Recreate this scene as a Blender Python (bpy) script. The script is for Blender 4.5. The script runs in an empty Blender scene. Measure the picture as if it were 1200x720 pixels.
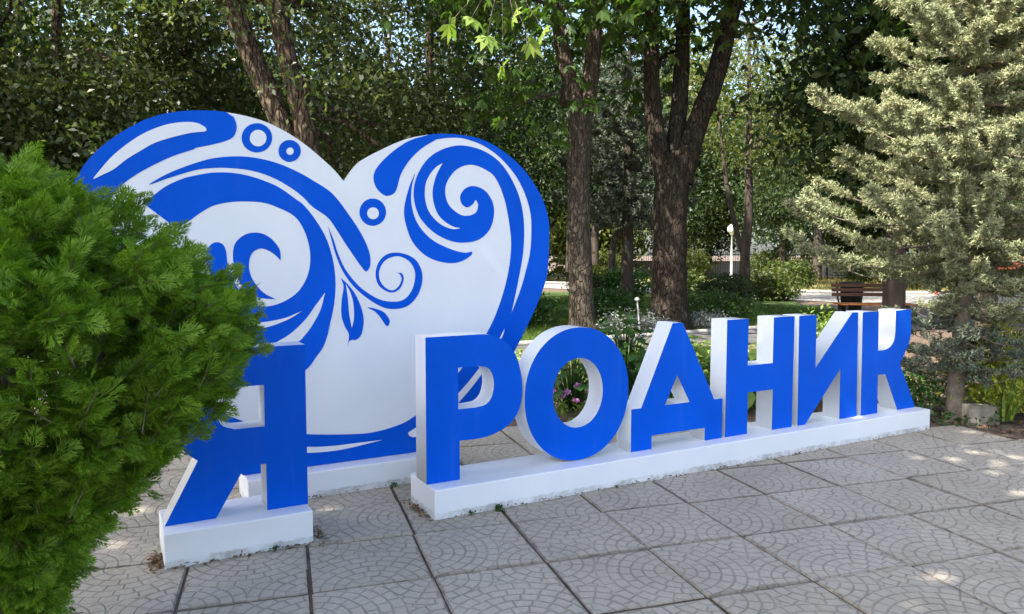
import bpy, bmesh, math, random
import numpy as np
from mathutils import Vector, Matrix
R = math.radians
sc = bpy.context.scene
col = sc.collection

# ---------------------------------------------------------------- camera
cam_d = bpy.data.cameras.new('camera'); cam = bpy.data.objects.new('camera', cam_d); col.objects.link(cam)
cam.location = (-1.30, -4.771, 1.622)
cam.rotation_euler = (R(90 - 4.155), 0, R(-17.284))
cam_d.sensor_width = 36; cam_d.lens = 26.0; cam_d.clip_start = .05; cam_d.clip_end = 1000
sc.camera = cam

# ---------------------------------------------------------------- sky, sun, exposure
SUN_EL, SUN_DIR = 50.0, Vector((-.93, -.37))          # horizontal direction towards the sun
w = bpy.data.worlds.new('World'); sc.world = w; w.use_nodes = True
nt = w.node_tree; bg = nt.nodes['Background']
sky = nt.nodes.new('ShaderNodeTexSky'); sky.sky_type = 'NISHITA'; sky.sun_disc = False
sky.sun_elevation = R(SUN_EL); sky.sun_rotation = math.atan2(SUN_DIR.x, SUN_DIR.y)
sky.air_density = 1.0; sky.dust_density = 3.0; sky.ozone_density = 1.0
nt.links.new(sky.outputs[0], bg.inputs[0]); bg.inputs[1].default_value = .15
sd = bpy.data.lights.new('sun', 'SUN'); sd.energy = 5.0; sd.angle = R(.5); sd.color = (1, .94, .84)
so = bpy.data.objects.new('sun', sd); col.objects.link(so)
dv = Vector((SUN_DIR.normalized().x * math.cos(R(SUN_EL)), SUN_DIR.normalized().y * math.cos(R(SUN_EL)), math.sin(R(SUN_EL))))
so.rotation_euler = dv.to_track_quat('Z', 'Y').to_euler(); so.location = (-20, -10, 30)
vs = sc.view_settings; vs.view_transform = 'Standard'; vs.look = 'None'; vs.gamma = 1; vs.exposure = 1.7
try: vs.use_curve_mapping = False
except Exception: pass
sc.render.engine = 'CYCLES'
sc.cycles.max_bounces = 8; sc.cycles.diffuse_bounces = 4; sc.cycles.transmission_bounces = 4; sc.cycles.transparent_max_bounces = 4
sc.cycles.sample_clamp_indirect = 6

# ---------------------------------------------------------------- helpers
def tag(o, label=None, cat=None, group=None, kind=None):
    if label: o['label'] = label
    if cat: o['category'] = cat
    if group: o['group'] = group
    if kind: o['kind'] = kind
    return o
def empty(name, loc=(0, 0, 0), rz=0):
    o = bpy.data.objects.new(name, None); col.objects.link(o); o.location = loc; o.rotation_euler = (0, 0, rz)
    o.empty_display_size = .2
    return o
def link(name, me, mat=None, parent=None, loc=None):
    o = bpy.data.objects.new(name, me); col.objects.link(o)
    if mat is not None and not me.materials: me.materials.append(mat)
    if parent: o.parent = parent
    if loc is not None: o.location = loc
    return o
def mesh_np(name, V, F, smooth=False):
    V = np.asarray(V, np.float32); F = np.asarray(F, np.int32)
    k = F.shape[1]; me = bpy.data.meshes.new(name)
    me.vertices.add(len(V)); me.vertices.foreach_set('co', V.ravel())
    me.loops.add(F.size); me.loops.foreach_set('vertex_index', F.ravel())
    me.polygons.add(len(F)); me.polygons.foreach_set('loop_start', np.arange(0, F.size, k, dtype=np.int32))
    me.polygons.foreach_set('loop_total', np.full(len(F), k, np.int32))
    if smooth: me.polygons.foreach_set('use_smooth', np.ones(len(F), bool))
    me.update(calc_edges=True); me.validate()
    return me
def bm_mesh(name, bm, smooth=False):
    me = bpy.data.meshes.new(name); bm.to_mesh(me); bm.free()
    if smooth:
        for p in me.polygons: p.use_smooth = True
    return me
def box_bm(bm, x0, x1, y0, y1, z0, z1, bev=0):
    r = bmesh.ops.create_cube(bm, size=1)
    for v in r['verts']:
        v.co = Vector(((x0 + x1) / 2 + v.co.x * (x1 - x0), (y0 + y1) / 2 + v.co.y * (y1 - y0), (z0 + z1) / 2 + v.co.z * (z1 - z0)))
    if bev:
        es = list({e for v in r['verts'] for e in v.link_edges})
        bmesh.ops.bevel(bm, geom=es, offset=bev, segments=2, affect='EDGES', profile=.5)
def box(name, x0, x1, y0, y1, z0, z1, mat, parent=None, bev=.004):
    bm = bmesh.new(); box_bm(bm, x0, x1, y0, y1, z0, z1, bev)
    return link(name, bm_mesh(name, bm), mat, parent)
def tube_arrays(pts, rad, seg=8, rng=None, rough=0.0, flare=None):
    """a tapered tube along pts; returns V, F (quads)"""
    pts = [Vector(p) for p in pts]; n = len(pts); V = []; prev = None
    for i, p in enumerate(pts):
        d = (pts[min(i + 1, n - 1)] - pts[max(i - 1, 0)]).normalized()
        if prev is None:
            a = Vector((1, 0, 0)) if abs(d.x) < .8 else Vector((0, 1, 0))
            a = (a - d * a.dot(d)).normalized()
        else:
            a = (prev - d * prev.dot(d)).normalized()
        prev = a; b = d.cross(a)
        for k in range(seg):
            t = 2 * math.pi * k / seg
            r = rad[i] * (1 + (rng.uniform(-rough, rough) if rng is not None and rough else 0))
            V.append(p + (a * math.cos(t) + b * math.sin(t)) * r)
    F = [(i * seg + k, i * seg + (k + 1) % seg, (i + 1) * seg + (k + 1) % seg, (i + 1) * seg + k) for i in range(n - 1) for k in range(seg)]
    return np.array([tuple(v) for v in V]), np.array(F)
class Acc:
    def __init__(s): s.V = []; s.F = []; s.n = 0
    def add(s, V, F):
        s.V.append(np.asarray(V, np.float32)); s.F.append(np.asarray(F) + s.n); s.n += len(V)
    def tube(s, pts, rad, seg=6, **k): s.add(*tube_arrays(pts, rad, seg, **k))
    def mesh(s, name, smooth=False): return mesh_np(name, np.concatenate(s.V), np.concatenate(s.F), smooth)
def smooth_path(pts, k=6, closed=False):
    """Catmull-Rom through pts (2-D or 3-D)"""
    P = [np.array(p, float) for p in pts]; n = len(P); out = []
    if n < 3: return [tuple(p) for p in P]
    for i in range(n - 1):
        p1, p2 = P[i], P[i + 1]
        if closed: p0, p3 = P[i - 1 if i > 0 else n - 2], P[i + 2 if i + 2 < n else 1]
        else: p0, p3 = (P[i - 1] if i > 0 else 2 * p1 - p2), (P[i + 2] if i + 2 < n else 2 * p2 - p1)
        for j in range(k):
            t = j / k
            out.append(tuple(.5 * (2 * p1 + (p2 - p0) * t + (2 * p0 - 5 * p1 + 4 * p2 - p3) * t * t + (3 * p1 - p0 - 3 * p2 + p3) * t ** 3)))
    out.append(tuple(P[-1]))
    return out
def slab_mesh(name, loops, depth, bevel=0.0):
    """flat shape with holes in the x-z plane (front at y=0, facing -y), extruded back by depth"""
    cu = bpy.data.curves.new(name, 'CURVE'); cu.dimensions = '2D'; cu.fill_mode = 'BOTH'; cu.extrude = depth / 2
    for lp in loops:
        L = [lp[0]]
        for q in lp[1:]:
            if math.hypot(q[0] - L[-1][0], q[1] - L[-1][1]) > 1e-4: L.append(q)
        if math.hypot(L[0][0] - L[-1][0], L[0][1] - L[-1][1]) < 1e-4: L.pop()
        s = cu.splines.new('POLY'); s.points.add(len(L) - 1); s.use_cyclic_u = True
        for p, q in zip(s.points, L): p.co = (q[0], q[1], 0, 1)
    o = bpy.data.objects.new(name, cu); col.objects.link(o)
    bpy.context.view_layer.update()
    me = bpy.data.meshes.new_from_object(o.evaluated_get(bpy.context.evaluated_depsgraph_get()))
    bpy.data.objects.remove(o); bpy.data.curves.remove(cu)
    me.name = name
    me.transform(Matrix.Translation((0, depth / 2, 0)) @ Matrix.Rotation(R(90), 4, 'X'))
    me.update()
    return me

# ---------------------------------------------------------------- materials
def new_mat(name):
    m = bpy.data.materials.new(name); m.use_nodes = True
    return m, m.node_tree, m.node_tree.nodes['Principled BSDF']
def nd(t, typ, **k):
    n = t.nodes.new(typ)
    for a, b in k.items(): setattr(n, a, b)
    return n
def ramp(t, fac, stops):
    r = nd(t, 'ShaderNodeValToRGB'); e = r.color_ramp.elements
    while len(e) < len(stops): e.new(.5)
    for x, (p, c) in zip(e, stops): x.position = p; x.color = tuple(c) + (1,)
    t.links.new(fac, r.inputs[0]); return r.outputs[0]
def coords(t, kind='Object', scale=(1, 1, 1)):
    tc = nd(t, 'ShaderNodeTexCoord'); mp = nd(t, 'ShaderNodeMapping'); mp.inputs['Scale'].default_value = scale
    t.links.new(tc.outputs[kind], mp.inputs[0]); return mp.outputs[0]
def noise(t, vec, scale, detail=4, rough=.55):
    n = nd(t, 'ShaderNodeTexNoise'); n.inputs['Scale'].default_value = scale; n.inputs['Detail'].default_value = detail; n.inputs['Roughness'].default_value = rough
    if vec is not None: t.links.new(vec, n.inputs['Vector'])
    return n.outputs['Fac']
def mixc(t, fac, a, b, mode='MIX'):
    m = nd(t, 'ShaderNodeMix', data_type='RGBA', blend_type=mode)
    for s, v in ((0, fac), (6, a), (7, b)):
        if isinstance(v, (int, float)): m.inputs[s].default_value = v
        elif isinstance(v, tuple): m.inputs[s].default_value = v + (1,)
        else: t.links.new(v, m.inputs[s])
    return m.outputs[2]
def mth(t, op, a, b=None, c=None):
    m = nd(t, 'ShaderNodeMath', operation=op)
    for i, v in enumerate((a, b, c)):
        if v is None: continue
        if isinstance(v, (int, float)): m.inputs[i].default_value = v
        else: t.links.new(v, m.inputs[i])
    return m.outputs[0]
def bump(t, b, h, strength=.4, dist=.01):
    n = nd(t, 'ShaderNodeBump'); n.inputs['Strength'].default_value = strength; n.inputs['Distance'].default_value = dist
    t.links.new(h, n.inputs['Height']); t.links.new(n.outputs[0], b.inputs['Normal'])
def noisy_mat(name, c1, c2, scale=8, rough=.8, bmp=0.0, bdist=.01, kind='Object', stretch=(1, 1, 1), spec=.5, detail=6, bscale=None, lo=.35, hi=.65):
    m, t, b = new_mat(name); v = coords(t, kind, stretch); n = noise(t, v, scale, detail)
    t.links.new(ramp(t, n, [(lo, c1), (hi, c2)]), b.inputs['Base Color']); b.inputs['Roughness'].default_value = rough
    b.inputs['Specular IOR Level'].default_value = spec
    if bmp: bump(t, b, noise(t, v, bscale or scale * 2, 8, .65), bmp, bdist)
    return m
def leaf_mat(name, cols, trans=.35, rough=.5, spec=.4, tcol=None, nscale=.6):
    """leaf: colour differs from leaf to leaf, part of the light passes through"""
    m, t, b = new_mat(name); g = nd(t, 'ShaderNodeNewGeometry')
    n = noise(t, coords(t, 'Object'), nscale, 2)
    f = mth(t, 'ADD', mth(t, 'MULTIPLY', g.outputs['Random Per Island'], .7), mth(t, 'MULTIPLY', n, .5))
    f = mth(t, 'SUBTRACT', f, .1)
    k = len(cols); c = ramp(t, f, [(i / max(1, k - 1), cc) for i, cc in enumerate(cols)])
    t.links.new(c, b.inputs['Base Color']); b.inputs['Roughness'].default_value = rough; b.inputs['Specular IOR Level'].default_value = spec
    tr = nd(t, 'ShaderNodeBsdfTranslucent')
    t.links.new(mixc(t, 1.0, c, tcol or (1.25, 1.3, .6), 'MULTIPLY'), tr.inputs[0])
    mx = nd(t, 'ShaderNodeMixShader'); mx.inputs[0].default_value = trans
    t.links.new(b.outputs[0], mx.inputs[1]); t.links.new(tr.outputs[0], mx.inputs[2])
    t.links.new(mx.outputs[0], t.nodes['Material Output'].inputs[0])
    return m
def bark_mat(name, c1, c2, sc_=9, crack=.75):
    m, t, b = new_mat(name); v = coords(t, 'Object', (1, 1, .3))
    vo = nd(t, 'ShaderNodeTexVoronoi', feature='DISTANCE_TO_EDGE'); vo.inputs['Scale'].default_value = sc_
    wv = nd(t, 'ShaderNodeTexNoise'); wv.inputs['Scale'].default_value = 5; wv.inputs['Detail'].default_value = 4; t.links.new(v, wv.inputs['Vector'])
    va = nd(t, 'ShaderNodeVectorMath', operation='MULTIPLY_ADD'); t.links.new(wv.outputs['Color'], va.inputs[0]); va.inputs[1].default_value = (.25,) * 3; t.links.new(v, va.inputs[2])
    t.links.new(va.outputs[0], vo.inputs['Vector'])
    e = ramp(t, vo.outputs['Distance'], [(.0, (0, 0, 0)), (.16, (1, 1, 1))])
    c = ramp(t, noise(t, v, 10, 8, .7), [(.32, c1), (.68, c2)])
    lich = ramp(t, noise(t, coords(t, 'Object'), 2.3, 5, .7), [(.56, (0, 0, 0)), (.72, (1, 1, 1))])
    c = mixc(t, mth(t, 'MULTIPLY', lich, .35), c, tuple(x * 1.25 + .012 for x in c2))
    c = mixc(t, mth(t, 'MULTIPLY', mth(t, 'SUBTRACT', 1, e), crack), c, tuple(x * .45 for x in c1))
    t.links.new(c, b.inputs['Base Color']); b.inputs['Roughness'].default_value = .95; b.inputs['Specular IOR Level'].default_value = .2
    bump(t, b, mth(t, 'ADD', e, mth(t, 'MULTIPLY', noise(t, v, 30, 8, .7), .6)), 1.0, .05)
    return m
M = {}
def make_white(name, base_dirt):
    m, t, b = new_mat(name); v = coords(t, 'Object')
    big = noise(t, v, 2.2, 4); fine = noise(t, v, 45, 5)
    c = ramp(t, big, [(.3, (.74, .765, .785)), (.7, (.80, .82, .835))])
    c = mixc(t, mth(t, 'MULTIPLY', ramp(t, fine, [(.62, (0, 0, 0)), (.75, (1, 1, 1))]), .12), c, (.45, .44, .4))
    if base_dirt:                                        # splashed soil along the bottom edge
        sp = nd(t, 'ShaderNodeSeparateXYZ'); t.links.new(v, sp.inputs[0])
        h = mth(t, 'ADD', sp.outputs[2], mth(t, 'MULTIPLY', noise(t, v, 22, 7, .8), -.06))
        d = ramp(t, mth(t, 'MULTIPLY', h, 10), [(-0.0, (1, 1, 1)), (.1, (0, 0, 0))])
        d = mth(t, 'MULTIPLY', d, ramp(t, noise(t, v, 4, 6, .75), [(.42, (.1, .1, .1)), (.62, (1, 1, 1))]))
        c = mixc(t, mth(t, 'MULTIPLY', d, .6), c, (.2, .18, .14))
        st = noise(t, coords(t, 'Object', (26, 26, 1.5)), 1, 4, .6)
        c = mixc(t, mth(t, 'MULTIPLY', ramp(t, st, [(.64, (0, 0, 0)), (.78, (1, 1, 1))]), .16), c, (.4, .38, .34))
    t.links.new(c, b.inputs['Base Color']); b.inputs['Roughness'].default_value = .35
    bump(t, b, noise(t, v, 6, 3), .05, .01)
    return m
M['white'] = make_white('white_paint', False); M['plinth'] = make_white('white_plinth_paint', True)
def make_blue():
    m, t, b = new_mat('blue_vinyl'); v = coords(t, 'Object')
    c = ramp(t, noise(t, v, 1.6, 3), [(.3, (.0004, .084, .55)), (.7, (.0006, .102, .66))])
    st = noise(t, coords(t, 'Object', (9, 9, .8)), 1, 5, .65)            # faint dust streaks
    c = mixc(t, mth(t, 'MULTIPLY', ramp(t, st, [(.55, (0, 0, 0)), (.8, (1, 1, 1))]), .1), c, (.12, .2, .5))
    c = mixc(t, mth(t, 'MULTIPLY', ramp(t, noise(t, v, 60, 4, .7), [(.66, (0, 0, 0)), (.75, (1, 1, 1))]), .1), c, (.2, .28, .5))
    t.links.new(c, b.inputs['Base Color'])
    t.links.new(ramp(t, noise(t, v, 9, 5), [(.3, (.3, .3, .3)), (.7, (.42, .42, .42))]), b.inputs['Roughness'])
    b.inputs['Specular IOR Level'].default_value = .07
    bump(t, b, noise(t, v, 5, 3), .04, .01)
    return m
M['blue'] = make_blue()
M['board'] = make_white('white_board_film', False)
M['board'].node_tree.nodes['Principled BSDF'].inputs['Roughness'].default_value = .22
def make_paver():
    """moulded fan pattern: arcs of setts round the middle of one edge and round the two far corners"""
    m, t, b = new_mat('concrete_fan_slab'); v = coords(t, 'Object')
    wob = nd(t, 'ShaderNodeTexNoise'); wob.inputs['Scale'].default_value = 9; t.links.new(v, wob.inputs['Vector'])
    va = nd(t, 'ShaderNodeVectorMath', operation='MULTIPLY_ADD'); t.links.new(wob.outputs['Color'], va.inputs[0]); va.inputs[1].default_value = (.022,) * 3; t.links.new(v, va.inputs[2])
    sp = nd(t, 'ShaderNodeSeparateXYZ'); t.links.new(va.outputs[0], sp.inputs[0])
    x, y = sp.outputs[0], sp.outputs[1]
    RW = .061
    def fan(cx, cy):
        dx, dy = mth(t, 'SUBTRACT', x, cx), mth(t, 'SUBTRACT', y, cy)
        r = mth(t, 'SQRT', mth(t, 'ADD', mth(t, 'MULTIPLY', dx, dx), mth(t, 'MULTIPLY', dy, dy)))
        q = mth(t, 'DIVIDE', r, RW); ring = mth(t, 'FLOOR', q); fr = mth(t, 'FRACT', q)
        an = mth(t, 'DIVIDE', mth(t, 'ARCTAN2', dy, dx), 2 * math.pi)
        cnt = mth(t, 'ROUND', mth(t, 'MULTIPLY', mth(t, 'ADD', ring, .5), 4.6))
        ph = mth(t, 'FRACT', mth(t, 'ADD', mth(t, 'MULTIPLY', an, cnt), mth(t, 'MULTIPLY', ring, .37)))
        d1 = mth(t, 'MULTIPLY', mth(t, 'MINIMUM', fr, mth(t, 'SUBTRACT', 1, fr)), RW)
        d2 = mth(t, 'MULTIPLY', mth(t, 'MINIMUM', ph, mth(t, 'SUBTRACT', 1, ph)), mth(t, 'DIVIDE', mth(t, 'MULTIPLY', r, 2 * math.pi), cnt))
        return r, mth(t, 'MINIMUM', d1, d2)
    S = .3
    rA, dA = fan(0, -S); rB, dB = fan(-S, S); rC, dC = fan(S, S)
    left = mth(t, 'LESS_THAN', x, 0)
    dBC = mth(t, 'ADD', mth(t, 'MULTIPLY', dB, left), mth(t, 'MULTIPLY', dC, mth(t, 'SUBTRACT', 1, left)))
    inA = mth(t, 'LESS_THAN', rA, RW * 7.0)
    dd = mth(t, 'ADD', mth(t, 'MULTIPLY', dA, inA), mth(t, 'MULTIPLY', dBC, mth(t, 'SUBTRACT', 1, inA)))
    g = ramp(t, mth(t, 'MULTIPLY', dd, 100), [(.2, (0, 0, 0)), (.8, (1, 1, 1))])      # 0 in the groove
    oi = nd(t, 'ShaderNodeObjectInfo')
    wv = nd(t, 'ShaderNodeTexCoord'); gn = nd(t, 'ShaderNodeNewGeometry')
    c = ramp(t, noise(t, v, 34, 10, .8), [(.3, (.31, .28, .228)), (.7, (.51, .46, .38))])
    c = mixc(t, mth(t, 'MULTIPLY', oi.outputs['Random'], .6), c, (.34, .30, .235))
    blot = ramp(t, noise(t, gn.outputs['Position'], 1.7, 5, .6), [(.4, (0, 0, 0)), (.66, (1, 1, 1))])
    c = mixc(t, mth(t, 'MULTIPLY', blot, .4), c, (.25, .22, .17))
    spk = ramp(t, noise(t, v, 190, 3), [(.62, (0, 0, 0)), (.7, (1, 1, 1))])
    c = mixc(t, mth(t, 'MULTIPLY', spk, .4), c, (.16, .15, .13))
    wear = ramp(t, noise(t, v, 5, 4), [(.35, (.5, .5, .5)), (.65, (1, 1, 1))])
    gd = mth(t, 'MULTIPLY', mth(t, 'SUBTRACT', 1, g), wear)
    c = mixc(t, mth(t, 'MULTIPLY', gd, .55), c, (.12, .105, .082))
    ax, ay = mth(t, 'ABSOLUTE', x), mth(t, 'ABSOLUTE', y)      # earth worked in along the joints
    ed = mth(t, 'ADD', mth(t, 'MAXIMUM', ax, ay), mth(t, 'MULTIPLY', noise(t, gn.outputs['Position'], 7, 5, .7), .05))
    c = mixc(t, mth(t, 'MULTIPLY', ramp(t, mth(t, 'MULTIPLY', mth(t, 'SUBTRACT', ed, .27), 10), [(.42, (0, 0, 0)), (.66, (1, 1, 1))]), .6), c, (.1, .085, .062))
    t.links.new(c, b.inputs['Base Color']); b.inputs['Roughness'].default_value = .85; b.inputs['Specular IOR Level'].default_value = .3
    h = mth(t, 'ADD', mth(t, 'MULTIPLY', mth(t, 'SUBTRACT', 1, gd), .8), mth(t, 'MULTIPLY', noise(t, v, 80, 6, .7), .35))
    bump(t, b, h, .8, .008)
    return m
M['paver'] = make_paver()
M['soil'] = noisy_mat('dark_soil', (.045, .033, .022), (.12, .085, .055), 5, .95, .7, .03)
M['mulch'] = noisy_mat('brown_mulch', (.06, .04, .028), (.17, .115, .08), 9, .95, .8, .03)
M['asphalt'] = noisy_mat('grey_asphalt', (.055, .053, .05), (.1, .097, .092), 3, .9, .4, .01, bscale=60)
M['lightpath'] = noisy_mat('pale_path', (.2, .19, .175), (.28, .27, .25), 1.2, .9, .3, .01, bscale=40)
M['lawn'] = noisy_mat('lawn_green', (.04, .075, .012), (.085, .13, .022), 1.5, .95, .5, .03, bscale=25)
M['yellowlawn'] = noisy_mat('yellow_lawn_ground', (.13, .13, .04), (.25, .22, .09), .6, .95, .4, .03, bscale=20)  # yellower and lighter than the near lawn
M['kerb'] = noisy_mat('kerb_concrete', (.22, .21, .2), (.34, .33, .31), 10, .9, .4, .01)
M['bark'] = bark_mat('grey_brown_bark', (.06, .048, .036), (.18, .145, .108), 14, .35)
M['barkshade'] = bark_mat('shaded_chestnut_bark', (.022, .0165, .012), (.07, .053, .038), 13, .3)  # darker copy of the chestnut bark, trunk's shade put into its colour
M['barkpale'] = bark_mat('pale_cracked_bark', (.035, .026, .018), (.19, .14, .095), 9, .75)
M['barkdark'] = noisy_mat('dark_bark', (.025, .02, .015), (.07, .052, .04), 8, .95, .8, .03, stretch=(1, 1, .25))
M['twig'] = noisy_mat('grey_twig', (.09, .07, .05), (.2, .165, .13), 12, .9)
M['thuja'] = leaf_mat('thuja_green', [(.08, .155, .012), (.15, .28, .022), (.26, .42, .055)], .45, .55, .2, (1.2, 1.3, .5), 2.2)
M['chestnut'] = leaf_mat('chestnut_leaf', [(.024, .058, .012), (.055, .112, .02), (.1, .165, .032)], .45, .4, .5)
M['small'] = leaf_mat('small_leaf', [(.02, .038, .010), (.05, .078, .02), (.17, .19, .075)], .42, .35, .6)  # palest tone stands in for flecks of light among the leaves
M['midleaf'] = leaf_mat('mid_green_leaf', [(.03, .055, .012), (.07, .105, .022), (.15, .17, .045)], .42, .45, .4)
M['darkleaf'] = leaf_mat('dark_evergreen_leaf', [(.014, .03, .009), (.03, .058, .014), (.06, .09, .024)], .32, .5, .4)
M['yellowleaf'] = leaf_mat('yellow_green_leaf', [(.05, .075, .015), (.095, .12, .025), (.17, .17, .045)], .42, .5, .3)
M['needle'] = leaf_mat('grey_green_needle', [(.14, .175, .09), (.28, .30, .165), (.45, .43, .25)], .2, .6, .25, (1.0, 1.05, .8), 1.4)
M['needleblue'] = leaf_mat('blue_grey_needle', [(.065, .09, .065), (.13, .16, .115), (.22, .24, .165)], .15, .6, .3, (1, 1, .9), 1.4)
M['hosta'] = leaf_mat('hosta_leaf', [(.10, .19, .03), (.2, .3, .06), (.3, .38, .1)], .4, .4, .4)
M['hydrangea'] = leaf_mat('hydrangea_leaf', [(.02, .06, .016), (.04, .1, .02), (.07, .15, .03)], .35, .4, .4)
M['lime'] = leaf_mat('lime_leaf', [(.22, .26, .03), (.36, .4, .05), (.5, .5, .1)], .45, .5, .3)
M['grass'] = leaf_mat('grass_blade', [(.045, .09, .012), (.085, .15, .02), (.14, .19, .035)], .4, .6, .2)
M['yellowgrass'] = leaf_mat('yellow_grass_blade', [(.15, .15, .04), (.25, .22, .07), (.34, .29, .11)], .35, .7, .2)  # yellower and lighter than the near grass blades
M['silver'] = leaf_mat('silver_leaf', [(.12, .14, .12), (.2, .22, .2), (.3, .32, .3)], .2, .7, .2, (1, 1, 1))
M['petal'] = leaf_mat('mauve_petal', [(.45, .16, .42), (.6, .28, .55), (.75, .45, .65)], .4, .5, .2, (1, 1, 1))
M['litter'] = leaf_mat('dead_leaf', [(.07, .04, .02), (.16, .09, .045), (.26, .17, .09)], .1, .8, .2, (1, 1, 1))

# ================================================================ SETTING
rng = random.Random(7); NR = np.random.default_rng(11)
def sheet(name, pts, z, mat, kind='structure'):
    bm = bmesh.new(); f = bm.faces.new([bm.verts.new((x, y, z)) for x, y in pts])
    if f.calc_center_median() is not None:
        f.normal_update()
        if f.normal.z < 0: f.normal_flip()
    o = link(name, bm_mesh(name, bm), mat)
    if kind: o['kind'] = kind
    return o
sheet('ground', [(-400, -400), (400, -400), (400, 400), (-400, 400)], -.06, M['mulch'])
# paved square: bedding layer, then every slab a piece of its own
PAVE = [(-4.8, -5.4), (7.8, -5.4), (7.8, 0.0), (4.80, 0.0), (4.80, .62), (4.2, .62), (4.2, 1.2), (3.0, 1.2), (3.0, 1.8), (-4.2, 1.8), (-4.2, -.62), (-4.8, -.62)]
pavement = sheet('pavement', PAVE, -.0125, M['soil'])
def inside(x, y):
    if y < 0: return x < 7.8
    if y < .6: return x < 4.8
    if y < 1.2: return x < 4.2
    return y < 1.8 and x < 3.0
def slab_proto(h):
    bm = bmesh.new(); s = .2955
    box_bm(bm, -s, s, -s, s, -.05, 0, 0)
    top = [e for e in bm.edges if all(abs(v.co.z) < 1e-6 for v in e.verts)]
    bmesh.ops.bevel(bm, geom=top, offset=h, segments=2, affect='EDGES')
    return bm_mesh('paving_slab', bm)
slab_me = slab_proto(.008); slab_me.materials.append(M['paver'])
for i in range(-7, 13):
    for j in range(-9, 3):
        cx, cy = (i + .5) * .6, (j + .5) * .6
        if not inside(cx, cy) or cx < -4.2: continue
        if cx < -2.2 and cy < -.95 and cx < -2.2 - max(0, (-1.2 - cy)) * .0: continue          # planting hole of the thuja
        near = math.hypot(cx + 1.3, cy + 4.77) < 1.2
        o = link('paving_slab', slab_me, None, pavement)
        o.location = (cx + rng.uniform(-.002, .002), cy + rng.uniform(-.002, .002), rng.uniform(-.007, .001))
        o.rotation_euler = (rng.uniform(-.003, .003), rng.uniform(-.003, .003), rng.choice((0, 1, 2, 3)) * math.pi / 2 + rng.uniform(-.004, .004))
U = Vector((math.cos(.195), math.sin(.195))); VV = Vector((-math.sin(.195), math.cos(.195)))
def along(p, u, v): return (p[0] + U.x * u + VV.x * v, p[1] + U.y * u + VV.y * v)
P0 = (5.4, 8.3)
sheet('park_path', [along(P0, -30, 0), along(P0, 30, 0), along(P0, 30, -1.7), along(P0, -30, -1.7)], -.03, M['asphalt'])
sheet('lawn', [along(P0, -45, .06), along(P0, 9, .06), (14.6, 15.0), (16.5, 18.6), (13.2, 22.6), (2, 30), (-45, 42)], -.012, M['lawn'])
sheet('park_road', [(60, 4.5), (60, 7.5), (22.2, 19.2), (18.5, 22.2), (15.0, 29.5), (4, 46), (-1, 46), (12.8, 25.2), (15.2, 19.6), (17, 15.2), (24, 10.5)], -.035, M['lightpath'])
sheet('far_lawn', [(23, 19.8), (60, 8.5), (70, 40), (30, 62), (10, 60), (15.6, 30.4), (19, 23)], -.014, M['yellowlawn'])
def kerb(name, pts, h=.09, wd=.12):
    acc = Acc()
    for (a, b) in zip(pts[:-1], pts[1:]):
        d = Vector((b[0] - a[0], b[1] - a[1])); n = Vector((-d.y, d.x)).normalized() * wd / 2
        V = [(a[0] + n.x, a[1] + n.y), (a[0] - n.x, a[1] - n.y), (b[0] - n.x, b[1] - n.y), (b[0] + n.x, b[1] + n.y)]
        acc.add([(x, y, z) for z in (-.06, h) for x, y in V], [(0, 3, 2, 1), (4, 5, 6, 7), (0, 1, 5, 4), (1, 2, 6, 5), (2, 3, 7, 6), (3, 0, 4, 7)])
    o = link(name, acc.mesh(name), M['kerb']); o['kind'] = 'structure'
kerb('road_kerb', [(60, 7.6), (22.3, 19.35), (18.6, 22.3), (15.1, 29.6), (4.1, 46)])
kerb('path_kerb', [along(P0, -30, .0), along(P0, 30, .0)], .05, .08)

# ================================================================ SIGNS
Z0, Z1 = .180, 1.105
SO = (-.439, -.421, 0); SA = .195
def arc(pts, k=8): return smooth_path(pts, k)
def letter(parent, loops, v0=.130, depth=.175):
    b = link('letter', slab_mesh('letter', loops, depth - .003), M['white'], parent, (0, v0 + .003, 0))
    f = link('face', slab_mesh('face', loops, .0025), M['blue'], b, (0, -.003, 0))
    return b
def ellipse(cx, cz, rx, rz, n=72, pw=2.0):
    o = []
    for i in range(n):
        a = 2 * math.pi * i / n; c, s = math.cos(a), math.sin(a)
        o.append((cx + rx * math.copysign(abs(c) ** (2 / pw), c), cz + rz * math.copysign(abs(s) ** (2 / pw), s)))
    return o
def plinth(parent, u0, u1, v0, v1, h):
    bm = bmesh.new(); box_bm(bm, u0, u1, v0, v1, -.021, h, .006)
    return link('plinth', bm_mesh('plinth', bm), M['plinth'], parent)
rod = empty('letter_sign', SO, SA)
tag(rod, 'long white plinth carrying six blue-faced block letters reading РОДНИК', 'sign')
plinth(rod, 0, 4.945, 0, .415, Z0)
A, Bz = Z0 + .0005, Z1
bowl = arc([(.226, .432), (.342, .430), (.444, .441), (.549, .476), (.620, .531), (.665, .606), (.683, .700), (.677, .811), (.647, .924), (.602, 1.005), (.532, 1.064), (.463, 1.093), (.400, Bz)])
letter(rod, [[(0, Bz), (0, A), (.227, A)] + bowl,
             [(.219, .902), (.219, .635)] + arc([(.340, .635), (.411, .647), (.454, .689), (.473, .765), (.463, .836), (.428, .885), (.361, .902)])])
letter(rod, [ellipse(1.130, .650, .428, .464, pw=2.08), ellipse(1.128, .659, .207, .243, pw=2.05)])
letter(rod, [[(1.962, Bz), (1.678, .495), (1.588, .495), (1.588, A), (1.776, A), (1.776, .281), (2.297, .281), (2.297, A), (2.474, A), (2.474, .494), (2.387, .494), (2.056, Bz)],
             [(2.013, .715), (2.139, .496), (1.899, .496)]])
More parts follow.
